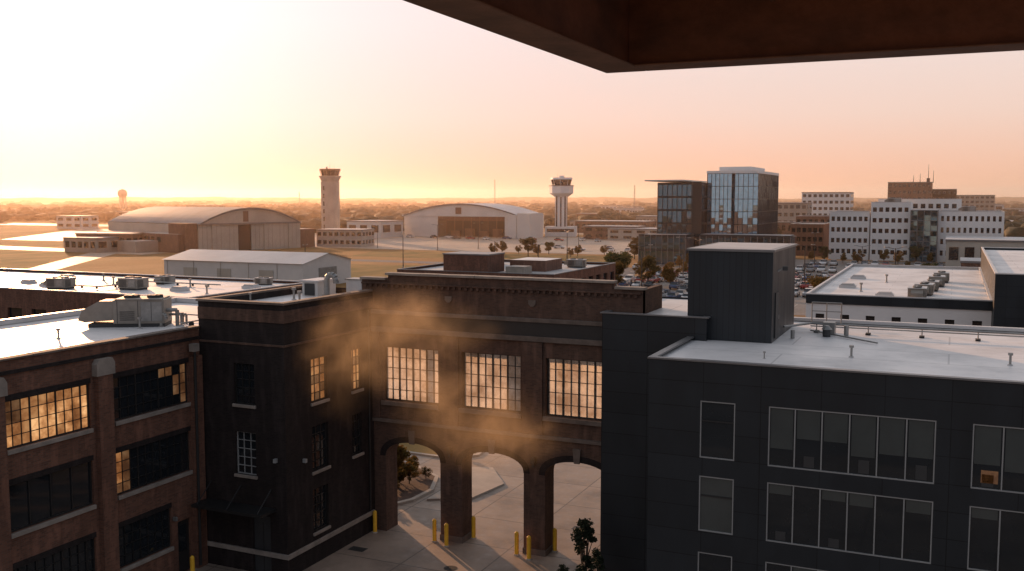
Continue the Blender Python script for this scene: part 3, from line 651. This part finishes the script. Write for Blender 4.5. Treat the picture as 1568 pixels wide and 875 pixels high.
# ------------------------------------------------------------ control towers
def tower(name,loc,style):
    root=empty(name,loc,.3); m=MB()
    if style==1:
        m.prism([(-4.1,-2.9),(-2.9,-4.1),(2.9,-4.1),(4.1,-2.9),(4.1,2.9),(2.9,4.1),(-2.9,4.1),(-4.1,2.9)],'z',0,28.5,'conc')
        m.cyl((0,0,28.5),4.6,5.9,(0,0,31),'conc',8); m.cyl((0,0,31),6.0,6.0,(0,0,31.5),'conc',8)
        m.cyl((0,0,31.5),4.4,5.3,(0,0,34.3),'glass',8)
        for t in range(8):
            a=math.pi/8+t*math.pi/4; m.cyl((4.45*math.cos(a),4.45*math.sin(a),31.5),.12,.12,(5.35*math.cos(a),5.35*math.sin(a),34.3),'brickb',5)
        m.cyl((0,0,34.3),5.8,5.6,(0,0,35.1),'brickb',8)
        for z in (4,8,12,16,20,24): m.box(-2.6,-1.9,-4.16,-4.101,z,z+2.2,'glass')
        m.box(-4.3,-3.8,-1,1,0,28,'conc'); m.cyl((0,0,35.1),.12,.05,(0,0,38.5),'galv',6); m.cyl((2,1,35.1),.08,.04,(2,1,37.4),'galv',6); m.cyl((-2,1,35.1),.5,.5,(-2,1,36.3),'conc',8)
    else:
        m.box(-3,3,-3,3,0,22,'wht')
        for x in (-2.2,0,2.2): m.box(x-.35,x+.35,-3.12,-3.001,1,21.5,'glass')
        for y in (-2,0,2): m.box(3.001,3.1,y-.3,y+.3,1,21.5,'cap')
        m.cyl((0,0,20.5),3.4,6.2,(0,0,22.5),'wht',8); m.cyl((0,0,22.5),6.3,6.3,(0,0,26.2),'wht',8)
        m.cyl((0,0,26.2),6.6,6.6,(0,0,26.6),'cap',8); m.cyl((0,0,26.6),4.6,5.4,(0,0,29.6),'glass',8)
        for t in range(8):
            a=t*math.pi/4; m.cyl((4.65*math.cos(a),4.65*math.sin(a),26.6),.1,.1,(5.45*math.cos(a),5.45*math.sin(a),29.6),'wht',5)
        m.cyl((0,0,29.6),5.9,5.7,(0,0,30.6),'wht',8); m.cyl((0,0,30.6),1.5,1.5,(0,0,31.6),'wht',8)
        for x in (-2,1.5): m.cyl((x,0,30.6),.07,.04,(x,0,33.6),'galv',6)
        m.box(-8,8,-6,6,0,5.2,'wht',top='membg'); m.box(-7,7,-6.1,-6.01,2.4,4,'glass')
    m.obj('structure',root)
tower('control_tower',(-298,430,0),1); tower('control_tower',(-188,480,0),2)

# ------------------------------------------------------------ glass office tower
def curtain(name,x0,x1,y0,y1,z0,z1,nx,ny,nz,parent,gk='glassb',fk='cap',sp=True,bw=.09):
    w=MB(); f=MB()
    def panes(face,pl,a0,a1,n):
        T=TF(face,pl)
        for i in range(n):
            for j in range(nz*2):
                A0=a0+(a1-a0)*i/n; A1=a0+(a1-a0)*(i+1)/n; Z0=z0+(z1-z0)*j/nz/2; Z1=z0+(z1-z0)*(j+1)/nz/2
                q=[random.uniform(0,.035) for _ in range(3)]; q.append(q[0]+q[2]-q[1])
                w.face([T(A0,Z0,q[0]),T(A1,Z0,q[1]),T(A1,Z1,q[2]),T(A0,Z1,q[3])],gk)
    panes('-y',y0,x0,x1,nx); panes('+x',x1,y0,y1,ny); panes('-x',x0,y0,y1,ny); panes('+y',y1,x0,x1,nx)
    w.face([(x0,y0,z1),(x1,y0,z1),(x1,y1,z1),(x0,y1,z1)],'membg')
    for i in range(nx+1):
        x=x0+(x1-x0)*i/nx; f.box(x-bw,x+bw,y0-.16,y0-.002,z0,z1,fk)
    for i in range(ny+1):
        y=y0+(y1-y0)*i/ny; f.box(x1+.002,x1+.16,y-bw,y+bw,z0,z1,fk); f.box(x0-.16,x0-.002,y-bw,y+bw,z0,z1,fk)
    for j in range(nz+1):
        z=z0+(z1-z0)*j/nz; h=.5 if sp else .12; kk='frieze' if sp else fk
        f.box(x0-.1,x1+.1,y0-.12,y0-.003,z-h,z+h*.3,kk); f.box(x1+.003,x1+.12,y0,y1,z-h,z+h*.3,kk); f.box(x0-.12,x0-.003,y0,y1,z-h,z+h*.3,kk)
    w.obj(name+'_glass',parent); f.obj(name+'_mullions',parent)
root=empty('glass_office_tower')
curtain('west_wing',-85,-71.2,300,330,0,24.6,9,14,6,root,'glassb2','frieze')
curtain('main_volume',-70.8,-63.2,306,345,0,27.6,6,16,7,root,'glassb','frieze',sp=False,bw=.05)
curtain('east_volume',-63.1,-55.5,308,345,0,27.6,5,16,7,root,'glassb','frieze',sp=False,bw=.05); curtain('podium',-88,-73.5,290,299.9,0,8.8,8,6,2,root,'glassb2','cap'); curtain('podium_east',-71,-44,298,305.9,0,8.4,14,4,2,root,'glassb2','cap')
m=MB(); m.box(-88.5,-76,297,330,25.2,25.6,'capw'); m.box(-71,-55.3,305.5,345.2,27.6,28.4,'wht'); m.box(-68.5,-58.5,312,336,28.4,29.8,'wht'); m.box(-74,-71.3,299.7,299.99,9,25,'frieze'); m.box(-71.1,-44,297.9,306,8.4,8.9,'frieze',top='membg'); m.obj('roof_slabs',root)

# ------------------------------------------------------------ white offices
flat_building('white_office_building',-37.3,-24.9,336,356,15.5,'wht','membg',ops={'-y':grid(-37,-25.2,7,1,15,4,.62,.42),'-x':grid(336,356,8,1,15,4,.6,.42)})
flat_building('white_office_building',-24.5,-12.7,335,352,18.6,'wht','membg',ops={'-y':grid(-24.3,-13,6,1,18,5,.62,.42)})
root=empty('glass_stair_tower'); curtain('stair_tower',-12.5,-4.8,333,350,0,16.2,4,5,5,root,'glassb2','cap',sp=False)
flat_building('white_office_building',-4.6,13.9,335,358,15.8,'wht','membg',ops={'-y':grid(-4.2,13.6,11,1,15.4,4,.5,.45)})
flat_building('white_office_building',-24,2,359,372,19.6,'wht','membg',ops={'-y':grid(-23,1,10,15.4,19.2,1,.6,.4)})
flat_building('brick_office_building',-52,-41,352,378,11,'brickb','membg',ops={'-y':grid(-52,-41,6,1,10.5,3,.7,.5)})
flat_building('brick_office_building',-56,-34,392,410,13,'brickb','membg',ops={'-y':grid(-56,-34,10,1,12.5,4,.6,.5)})

def pol(A,D):
    t=R(A-24.26); return D*math.sin(t),D*math.cos(t)
def distant(name,A,D,W,Dp,h,k,nw,nf,rz=0,rk='membg',wk='glass'):
    x,y=pol(A,D); m=MB(); m.box(-W/2,W/2,0,Dp,0,h,k,top=rk)
    fh=h/nf
    for j in range(nf):
        for i in range(nw):
            a=-W/2+W*(i+.2)/nw; m.box(a,a+W/nw*.6,-.15,-.001,j*fh+fh*.35,j*fh+fh*.8,wk)
            if i<max(2,nw//2): 
                b_=Dp*(i+.2)/max(2,nw//2); m.box(W/2+.001,W/2+.15,b_,b_+Dp/max(2,nw//2)*.6,j*fh+fh*.35,j*fh+fh*.8,wk)
    m.box(-W/2-.2,W/2+.2,-.3,Dp+.2,h,h+.5,'cap',top=rk)
    return m.obj(name,None,(x,y,0),rz)
distant('white_hospital_building',17.7,620,28,20,23,'wht',9,6); distant('white_hospital_building',15.9,560,16,20,17,'tan',5,4)
distant('brown_apartment_tower',22.0,700,27,18,30,'brickb',9,7); distant('brown_apartment_tower',23.6,720,18,18,25.5,'brickd',6,6)
distant('brick_terminal_building',5.7,560,42,20,6.5,'brickb',12,1); distant('airfield_office_building',-10.0,410,20,14,6.6,'conc',8,2,.2); 
distant('white_metal_shed',-8.6,500,20,22,8,'white',3,1); distant('airfield_office_building',-23.8,395,16,12,5,'tan',5,1); distant('airfield_office_building',-22.6,400,24,14,6.3,'brickb',8,1,.2)
distant('airfield_office_building',-24.3,700,22,14,8,'white',3,2); distant('airfield_office_building',-21,900,40,18,8,'tan',6,2); distant('airfield_office_building',-18.5,1000,26,18,9,'white',5,2)
distant('brick_apartment_building',26.8,520,40,25,8.5,'brickb',12,2); distant('brick_apartment_building',25.2,900,30,20,22,'tan',8,6)
distant('distant_warehouse',27.2,250,22,14,5,'brickb',6,1)
distant('white_metal_shed',26.2,300,24,26,8.0,'cream',6,1,.0,'hroofw')
for i in range(34):
    A=random.uniform(-26,28); D=random.uniform(750,1900)
    if A<-8: D=random.uniform(1100,2300)
    distant('distant_warehouse',A,D,random.uniform(18,60),random.uniform(15,30),random.uniform(5,12)*(1 if A<3 else 1.2),random.choice(['tan','wht','brickb','conc','white']),random.randint(3,8),random.randint(1,3),random.uniform(-.4,.4))
for i in range(16):
    A=random.uniform(4,28); D=random.uniform(460,800)
    distant('distant_warehouse',A,D,random.uniform(14,36),random.uniform(12,24),random.uniform(4,9),random.choice(['tan','wht','brickb','conc']),random.randint(4,9),random.randint(1,2),0)
x,y=pol(22.9,700); m=MB()
for dx,h in ((0,12),(-5,6),(-9,5),(3,8)): m.cyl((dx,5,30),.25,.1,(dx,5,30+h),'steeld',5)
m.box(-1,1,4,6,30.5,33,'steeld'); m.obj('roof_antenna_mast',None,(x,y,0))
def mast(A,D,h):
    x,y=pol(A,D); m=MB()
    for t in range(3):
        a=t*2.094; m.cyl((1.1*math.cos(a),1.1*math.sin(a),0),.18,.18,(.5*math.cos(a),.5*math.sin(a),h),'cap',4)
    for k in range(int(h/4)):
        for t in range(3):
            a=t*2.094;b_=a+2.094; m.cyl((1*math.cos(a),1*math.sin(a),k*4),.09,.09,(1*math.cos(b_),1*math.sin(b_),k*4+4),'cap',3)
    m.obj('radio_mast',None,(x,y,0))
mast(-1.0,1500,48); mast(7.1,1300,37); mast(-12.2,1700,30)
x,y=pol(-21.6,1250); m=MB()
for t in range(6):
    a=t*math.pi/3; m.cyl((4.5*math.cos(a),4.5*math.sin(a),0),.4,.4,(3.5*math.cos(a),3.5*math.sin(a),22),'conc',6)
m.cyl((0,0,0),1,1,(0,0,22),'conc',8)
prof=[(3.2,20.5),(4.8,22.5),(5.4,25),(5.0,27.5),(3.4,29.5),(.3,30.5)]
for (r0,z0),(r1,z1) in zip(prof,prof[1:]): m.cyl((0,0,z0),r0,r1,(0,0,z1),'conc',16,False)
m.obj('water_tower',None,(x,y,0))
def pole_mesh():
    m=MB(); m.cyl((0,0,0),.14,.08,(0,0,10),'steeld',8); m.cyl((0,0,9.8),.05,.05,(1.8,0,10.2),'steeld',6); m.box(1.4,2.3,-.18,.18,10.1,10.28,'galv'); m.cyl((0,0,9.8),.05,.05,(-1.8,0,10.2),'steeld',6); m.box(-2.3,-1.4,-.18,.18,10.1,10.28,'galv'); m.cyl((0,0,0),.3,.3,(0,0,.7),'kerb',8)
    return m.obj('street_lamp',None,(-60,200,0))
pl=pole_mesh()
for x,y in [(-44,200),(-30,225),(-60,235),(-20,250),(-40,268),(-66,275),(-150,205),(-142,240),(-118,250),(-100,260),(-210,335),(-170,345),(-130,350),(-10,200),(-86,300),(-180,330),(-260,340),(-90,215),(-36,290)]: inst(pl,'street_lamp',(x,y,0),random.random()*3,random.uniform(.8,1.05))

def bollard_mesh():
    m=MB(); m.cyl((0,0,0),.12,.12,(0,0,1.15),'yellow',14); m.cyl((0,0,1.15),.12,.06,(0,0,1.22),'yellow',14); m.cyl((0,0,1.22),.06,.01,(0,0,1.24),'yellow',14); m.cyl((0,0,0),.17,.15,(0,0,.06),'kerb',14)
    return m.obj('yellow_bollard',None,(-31.0,48.8,.012))
bo=bollard_mesh(); bo.scale=(1,1,1.1)
for x,y in [(-27.0,48.9),(-26.0,48.5),(-25.15,50.3),(-21.75,48.9),(-20.85,48.55),(-20.0,50.3),(-35.7,38.5)]: inst(bo,'yellow_bollard',(x,y,.012),0,(1,1,1.1))

def car_mesh():
    m=MB()
    lo=[(-2.2,.35),(2.2,.35),(2.28,.6),(2.15,.85),(1.1,.98),(-1.7,1.0),(-2.25,.9),(-2.3,.6)]
    m.prism(lo,'y',-.86,.86,'car')
    bt=[(-1.75,1.0),(1.05,.98)]; tp=[(-1.2,1.45),(.35,1.45)]
    A=[(bt[0][0],-.8,.99),(bt[1][0],-.8,.99),(bt[1][0],.8,.99),(bt[0][0],.8,.99)]; B=[(tp[0][0],-.62,1.45),(tp[1][0],-.62,1.45),(tp[1][0],.62,1.45),(tp[0][0],.62,1.45)]
    for i in range(4): m.face([A[i],A[(i+1)%4],B[(i+1)%4],B[i]],'glass')
    m.box(-1.22,.37,-.63,.63,1.44,1.49,'car')
    for s in (-1,1):
        m.cyl((-.4,s*.81,1.0),.04,.04,(-.35,s*.63,1.46),'car',4)
        for x in (-1.4,1.4): m.cyl((x,s*.9,.33),.33,.33,(x,s*.66,.33),'black',14); m.cyl((x,s*.91,.33),.18,.18,(x,s*.9,.33),'galv',10)
        m.box(2.2,2.27,s*.55,s*.8,.6,.75,'capw'); m.box(-2.3,-2.24,s*.55,s*.82,.68,.82,'brickb')
    return m.obj('parked_car',None,(-52,205.5,.02),1.57)
car=car_mesh()
for yy in (187.5,193,205.5,211,223.5,229,241.5,247,256.5,276,290,305):
    for i in range(38):
        x=-70+i*2.9
        if x>15 or random.random()<.35: continue
        if yy<200 and x>-35: continue
        if yy>287 and x<-40: continue
        inst(car,'parked_car',(x,yy+random.uniform(-.3,.3),.02),1.57*random.choice([1,-1])+random.uniform(-.03,.03),random.uniform(.95,1.15))
for i in range(10): inst(car,'parked_car',(-81.5+random.choice([0,3.2]),190+i*28+random.uniform(-8,8),.025),1.57)
for i in range(14): inst(car,'parked_car',(-140+i*8+random.uniform(-3,3),350+random.choice([0,12]),.03),random.choice([0,1.57]))
for i in range(12): inst(car,'parked_car',(-250+i*9+random.uniform(-3,3),425+random.choice([0,8]),.03),random.choice([0,1.57]))

# ------------------------------------------------------------ trees
def tree_mesh(h,cr,nleaf,ls,seed,lk,lowz=.32,ncl=22):
    rnd=np.random.RandomState(seed); m=MB()
    m.cyl((0,0,0),h*.028,h*.014,(0,0,h*.5),'bark',8,False)
    cl=[]
    for k in range(ncl):
        a=rnd.uniform(0,6.28); zz=rnd.uniform(lowz,.92); pr=math.sin(math.pi*min(1,max(0.08,(zz-lowz+.1)/(1.02-lowz+.1))))**.6
        d=cr*pr*rnd.uniform(.25,.9); c=(d*math.cos(a),d*math.sin(a),h*zz); cl.append((*c,cr*rnd.uniform(.22,.42)))
        m.cyl((0,0,h*min(zz,rnd.uniform(.1,.45))),h*.010,h*.003,c,'bark',5,False)
    per=nleaf//len(cl)
    for (x,y,z,r) in cl:
        for q in range(per):
            d=rnd.normal(size=3); d/=np.linalg.norm(d); rr=r*rnd.uniform(.35,1.1); d*=rr; d[2]*=.75
            c=Vector((x+d[0],y+d[1],z+d[2])); a=Vector(rnd.normal(size=3)).normalized(); b_=a.orthogonal().normalized(); s=ls*rnd.uniform(.6,1.3)
            m.face([c-a*s,c+b_*s*.6,c+a*s,c-b_*s*.6],lk)
    return m
tA=tree_mesh(7,2.6,2600,.24,1,'leaf').obj('deciduous_tree',None,(-63,215,0))
tB=tree_mesh(6,2.3,2400,.22,2,'leafa').obj('autumn_tree',None,(-58,216,0))
tC=tree_mesh(9,3.4,3000,.28,3,'leaf').obj('deciduous_tree',None,(-70,213,0))
near=tree_mesh(4.3,1.05,7500,.085,4,'leafa',.12,30).obj('autumn_tree',None,(-34.5,57.0,.16))
con=tree_mesh(4.1,.75,3000,.075,5,'conifer',.08,26).obj('evergreen_shrub',None,(-16.3,45.2,.01))
inst(con,'evergreen_shrub',(-15.4,44.6,.01),1,.7); inst(con,'evergreen_shrub',(-17.3,44.7,.01),2,.42)
sh=tree_mesh(1.3,.7,1500,.06,6,'leafa').obj('shrub',None,(-34.6,56.2,.16))
for x,y,s in [(-33.4,59.3,.7),(-35.5,58.5,1.2),(-36.5,56,1),(-35.2,60.5,.9),(-34.2,66.5,.6),(-34.0,58.0,1.1),(-33.9,55.6,.8)]: inst(sh,'shrub',(x,y,.16),x,s)
pts=[]
for yy in (180,198,217,235,252,275,283):
    for i in range(16): 
        if random.random()<.3: pts.append((-70+i*6+random.uniform(-1.5,1.5),yy+random.uniform(-1,1)))
for i in range(20): pts.append((-90+i*5.0+random.uniform(-2,2),318+random.uniform(-14,10)))
for i in range(14): pts.append((random.uniform(-150,-88),random.uniform(300,345)))
for i in range(26): pts.append((random.uniform(-60,60),random.uniform(380,470)))
for x,y in pts:
    if -90<x<-43 and 288<y<347: continue
    if -38<x<15 and 332<y<374: continue
    t=random.choice([tA,tB,tB,tC,tB]); inst(t,t.name.split('.')[0],(x,y,0),random.random()*6,random.uniform(.45,.85))
bm=bmesh.new(); bmesh.ops.create_icosphere(bm,subdivisions=2,radius=1); V0=np.array([v.co[:] for v in bm.verts]); F0=np.array([[v.index for v in f.verts] for f in bm.faces]); bm.free()
def mass(name,items,k):
    Vs=[];Fs=[];o=0
    for (x,y,r,h) in items:
        n=3 if r<8 else 5
        for q in range(n):
            j=V0*(1+np.random.uniform(-.38,.30,(len(V0),1)))
            s=np.array([r*random.uniform(.45,.8),r*random.uniform(.45,.8),h*random.uniform(.3,.45)])
            c=np.array([x+random.uniform(-.6,.6)*r,y+random.uniform(-.6,.6)*r,h*random.uniform(.35,.6)])
            Vs.append(j*s+c); Fs.append(F0+o); o+=len(V0)
    V=np.concatenate(Vs); F=np.concatenate(Fs)
    me=bpy.data.meshes.new(name); me.vertices.add(len(V)); me.vertices.foreach_set('co',V.ravel()); me.loops.add(F.size); me.loops.foreach_set('vertex_index',F.ravel())
    me.polygons.add(len(F)); me.polygons.foreach_set('loop_start',np.arange(0,F.size,3)); me.polygons.foreach_set('loop_total',np.full(len(F),3)); me.update(calc_edges=True); me.validate()
    me.materials.append(M[k]); ob=bpy.data.objects.new(name,me); COL.objects.link(ob)
items=[]
for D0,D1,n,AR in ((900,1300,380,(-32,-2)),(1300,2000,420,(-32,32)),(2000,3600,440,(-32,32)),(560,900,110,(-14,-1)),(620,1200,280,(2,32)),(430,620,50,(12,31))):
    for i in range(n):
        A=random.uniform(*AR); D=random.uniform(D0,D1); x,y=pol(A,D)
        r=random.uniform(4,8)*(1+D/1500); items.append((x,y,r,random.uniform(6,11)*(1+max(0,D-1200)/5000)))
for i in range(30):
    x,y=pol(random.uniform(25.8,29),random.uniform(430,500)); items.append((x,y,random.uniform(4,7),random.uniform(8,12)))
mass('distant_treeline',items,'tline')
m=MB(); prev=None; n=240
for i in range(n+1):
    A=-45+90*i/n; x,y=pol(A,4200); h=19+2.5*math.sin(i*.11)+1.5*math.sin(i*.53)+random.uniform(0,3)
    if prev: m.face([prev[0],(x,y,0),(x,y,h),prev[1]],'tline')
    x2,y2=pol(A,4500)
    if prev: m.face([prev[1],(x,y,h),(x2,y2,h*.8),prev[2]],'tline')
    prev=((x,y,0),(x,y,h),(x2,y2,h*.8))
m.obj('horizon_hills')

# ------------------------------------------------------------ steam plume volume
mt=bpy.data.materials.new('self_glowing_steam'); mt.use_nodes=True; nt=mt.node_tree; nt.nodes.clear(); out=N(nt,'ShaderNodeOutputMaterial'); pv=N(nt,'ShaderNodeVolumePrincipled')
P=pos(nt)
wn=N(nt,'ShaderNodeTexNoise'); wn.inputs['Scale'].default_value=.26; wn.inputs['Detail'].default_value=3; nt.links.new(P,wn.inputs['Vector'])
ws=N(nt,'ShaderNodeVectorMath',operation='SUBTRACT'); nt.links.new(wn.outputs['Color'],ws.inputs[0]); ws.inputs[1].default_value=(.5,.5,.5)
wm=N(nt,'ShaderNodeVectorMath',operation='SCALE'); nt.links.new(ws.outputs[0],wm.inputs[0]); wm.inputs['Scale'].default_value=6.0
wa=N(nt,'ShaderNodeVectorMath',operation='ADD'); nt.links.new(P,wa.inputs[0]); nt.links.new(wm.outputs[0],wa.inputs[1]); PW=wa.outputs[0]
def blob(c,r):
    s=N(nt,'ShaderNodeVectorMath',operation='SUBTRACT'); nt.links.new(PW,s.inputs[0]); s.inputs[1].default_value=c
    d=N(nt,'ShaderNodeVectorMath',operation='DIVIDE'); nt.links.new(s.outputs[0],d.inputs[0]); d.inputs[1].default_value=r
    l=N(nt,'ShaderNodeVectorMath',operation='LENGTH'); nt.links.new(d.outputs[0],l.inputs[0]); return maprange(nt,l.outputs['Value'],0,1,1,0,True)
acc=None
for c,r in (((-27.4,45.6,13.0),(6.5,4,2.4)),((-29.8,45,11.4),(4.5,3.6,3.2)),((-25.6,46.0,9.8),(3.0,3.4,4.6)),((-22.4,46.2,7.8),(5.6,3.2,2.0)),((-32.0,44,12.4),(4.5,3,2.6))):
    b_=blob(c,r); acc=b_ if acc is None else mth(nt,'MAXIMUM',acc,b_)
nz=noise(nt,PW,.5,4,.55)
d=mth(nt,'MULTIPLY',acc,maprange(nt,nz,.40,.68,.12,1))
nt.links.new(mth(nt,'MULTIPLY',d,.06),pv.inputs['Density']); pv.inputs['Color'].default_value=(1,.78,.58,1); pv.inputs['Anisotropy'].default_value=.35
nt.links.new(mth(nt,'MULTIPLY',d,.14),pv.inputs['Emission Strength']); pv.inputs['Emission Color'].default_value=(1,.45,.17,1)  # golden sunlight on the steam is painted in as the volume's own emission
nt.links.new(pv.outputs[0],out.inputs['Volume']); M['steam']=mt
try: mt.cycles.volume_step_rate=2.0
except Exception: pass
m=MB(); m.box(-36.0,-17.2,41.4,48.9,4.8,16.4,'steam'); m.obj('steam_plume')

mt=bpy.data.materials.new('evening_haze'); mt.use_nodes=True; nt=mt.node_tree; nt.nodes.clear(); out=N(nt,'ShaderNodeOutputMaterial'); vs=N(nt,'ShaderNodeVolumeScatter')
vs.inputs['Color'].default_value=(1,.70,.50,1); vs.inputs['Density'].default_value=.00028; vs.inputs['Anisotropy'].default_value=.6
nt.links.new(vs.outputs[0],out.inputs['Volume']); M['haze']=mt
m=MB(); m.box(-5000,4000,175,4800,-1,60,'haze'); m.obj('haze_layer')

# ------------------------------------------------------------ sky, sun
W=bpy.data.worlds.new('World'); scene.world=W; W.use_nodes=True; nt=W.node_tree; bg=nt.nodes['Background']; out=nt.nodes['World Output']
sky=N(nt,'ShaderNodeTexSky',sky_type='NISHITA'); sky.sun_disc=False; sky.sun_elevation=R(SUN_EL); sky.sun_rotation=math.atan2(SUNH[0],SUNH[1]); sky.dust_density=1.0; sky.air_density=1.0; sky.ozone_density=2
bg.inputs['Strength'].default_value=.05
tc=N(nt,'ShaderNodeTexCoord').outputs['Generated']; sp=N(nt,'ShaderNodeSeparateXYZ'); nt.links.new(tc,sp.inputs[0])
nt.links.new(mixc(nt,1.0,sky.outputs[0],(.24,.15,.28),'MULTIPLY'),bg.inputs[0])
def ramp(st):
    rmp=N(nt,'ShaderNodeValToRGB'); el=rmp.color_ramp.elements
    el[0].position=0; el[0].color=(*st[0][1],1); el[1].position=1; el[1].color=(*st[-1][1],1)
    for p_,c_ in st[1:-1]: e=el.new(p_); e.color=(*c_,1)
    nt.links.new(sp.outputs[2],rmp.inputs[0]); return rmp.outputs[0]
front=ramp([(0,(.97,.50,.30)),(.03,(.98,.58,.40)),(.08,(.97,.71,.57)),(.17,(.96,.82,.74)),(.32,(.93,.88,.85)),(1,(.38,.42,.48))])
back=ramp([(0,(.50,.43,.41)),(.12,(.48,.46,.48)),(.35,(.38,.42,.48)),(1,(.30,.35,.43))])
dp=N(nt,'ShaderNodeVectorMath',operation='DOT_PRODUCT'); nt.links.new(tc,dp.inputs[0]); ce=math.cos(R(SUN_EL)); sd=(SUNH[0]*ce,SUNH[1]*ce,math.sin(R(SUN_EL))); dp.inputs[1].default_value=sd
az=maprange(nt,dp.outputs['Value'],-.45,.55,0,1.0,True)
glow=mth(nt,'POWER',mth(nt,'MAXIMUM',dp.outputs['Value'],0),20.0)
c1=mixc(nt,az,back,front)
c2=mixc(nt,1.0,c1,mixc(nt,glow,(0,0,0),(.46,.36,.32)),'ADD')
bg2=N(nt,'ShaderNodeBackground'); nt.links.new(c2,bg2.inputs[0]); bg2.inputs[1].default_value=.88
ad=N(nt,'ShaderNodeAddShader'); nt.links.new(bg.outputs[0],ad.inputs[0]); nt.links.new(bg2.outputs[0],ad.inputs[1]); nt.links.new(ad.outputs[0],out.inputs[0])
L=bpy.data.lights.new('sun','SUN'); L.energy=5.0; L.angle=R(.5); L.color=(1,.52,.26); lo=bpy.data.objects.new('sun',L); COL.objects.link(lo)
lo.rotation_euler=Vector(sd).to_track_quat('Z','Y').to_euler()

cd=bpy.data.cameras.new('camera'); cam=bpy.data.objects.new('camera',cd); COL.objects.link(cam); scene.camera=cam
cd.lens=34.44; cd.sensor_width=36; cd.clip_start=.1; cd.clip_end=20000
cam.location=(0,0,20); cam.rotation_euler=(R(90-5.105),0,R(24.26))
scene.view_settings.view_transform='Standard'; scene.view_settings.look='None'; scene.view_settings.exposure=0
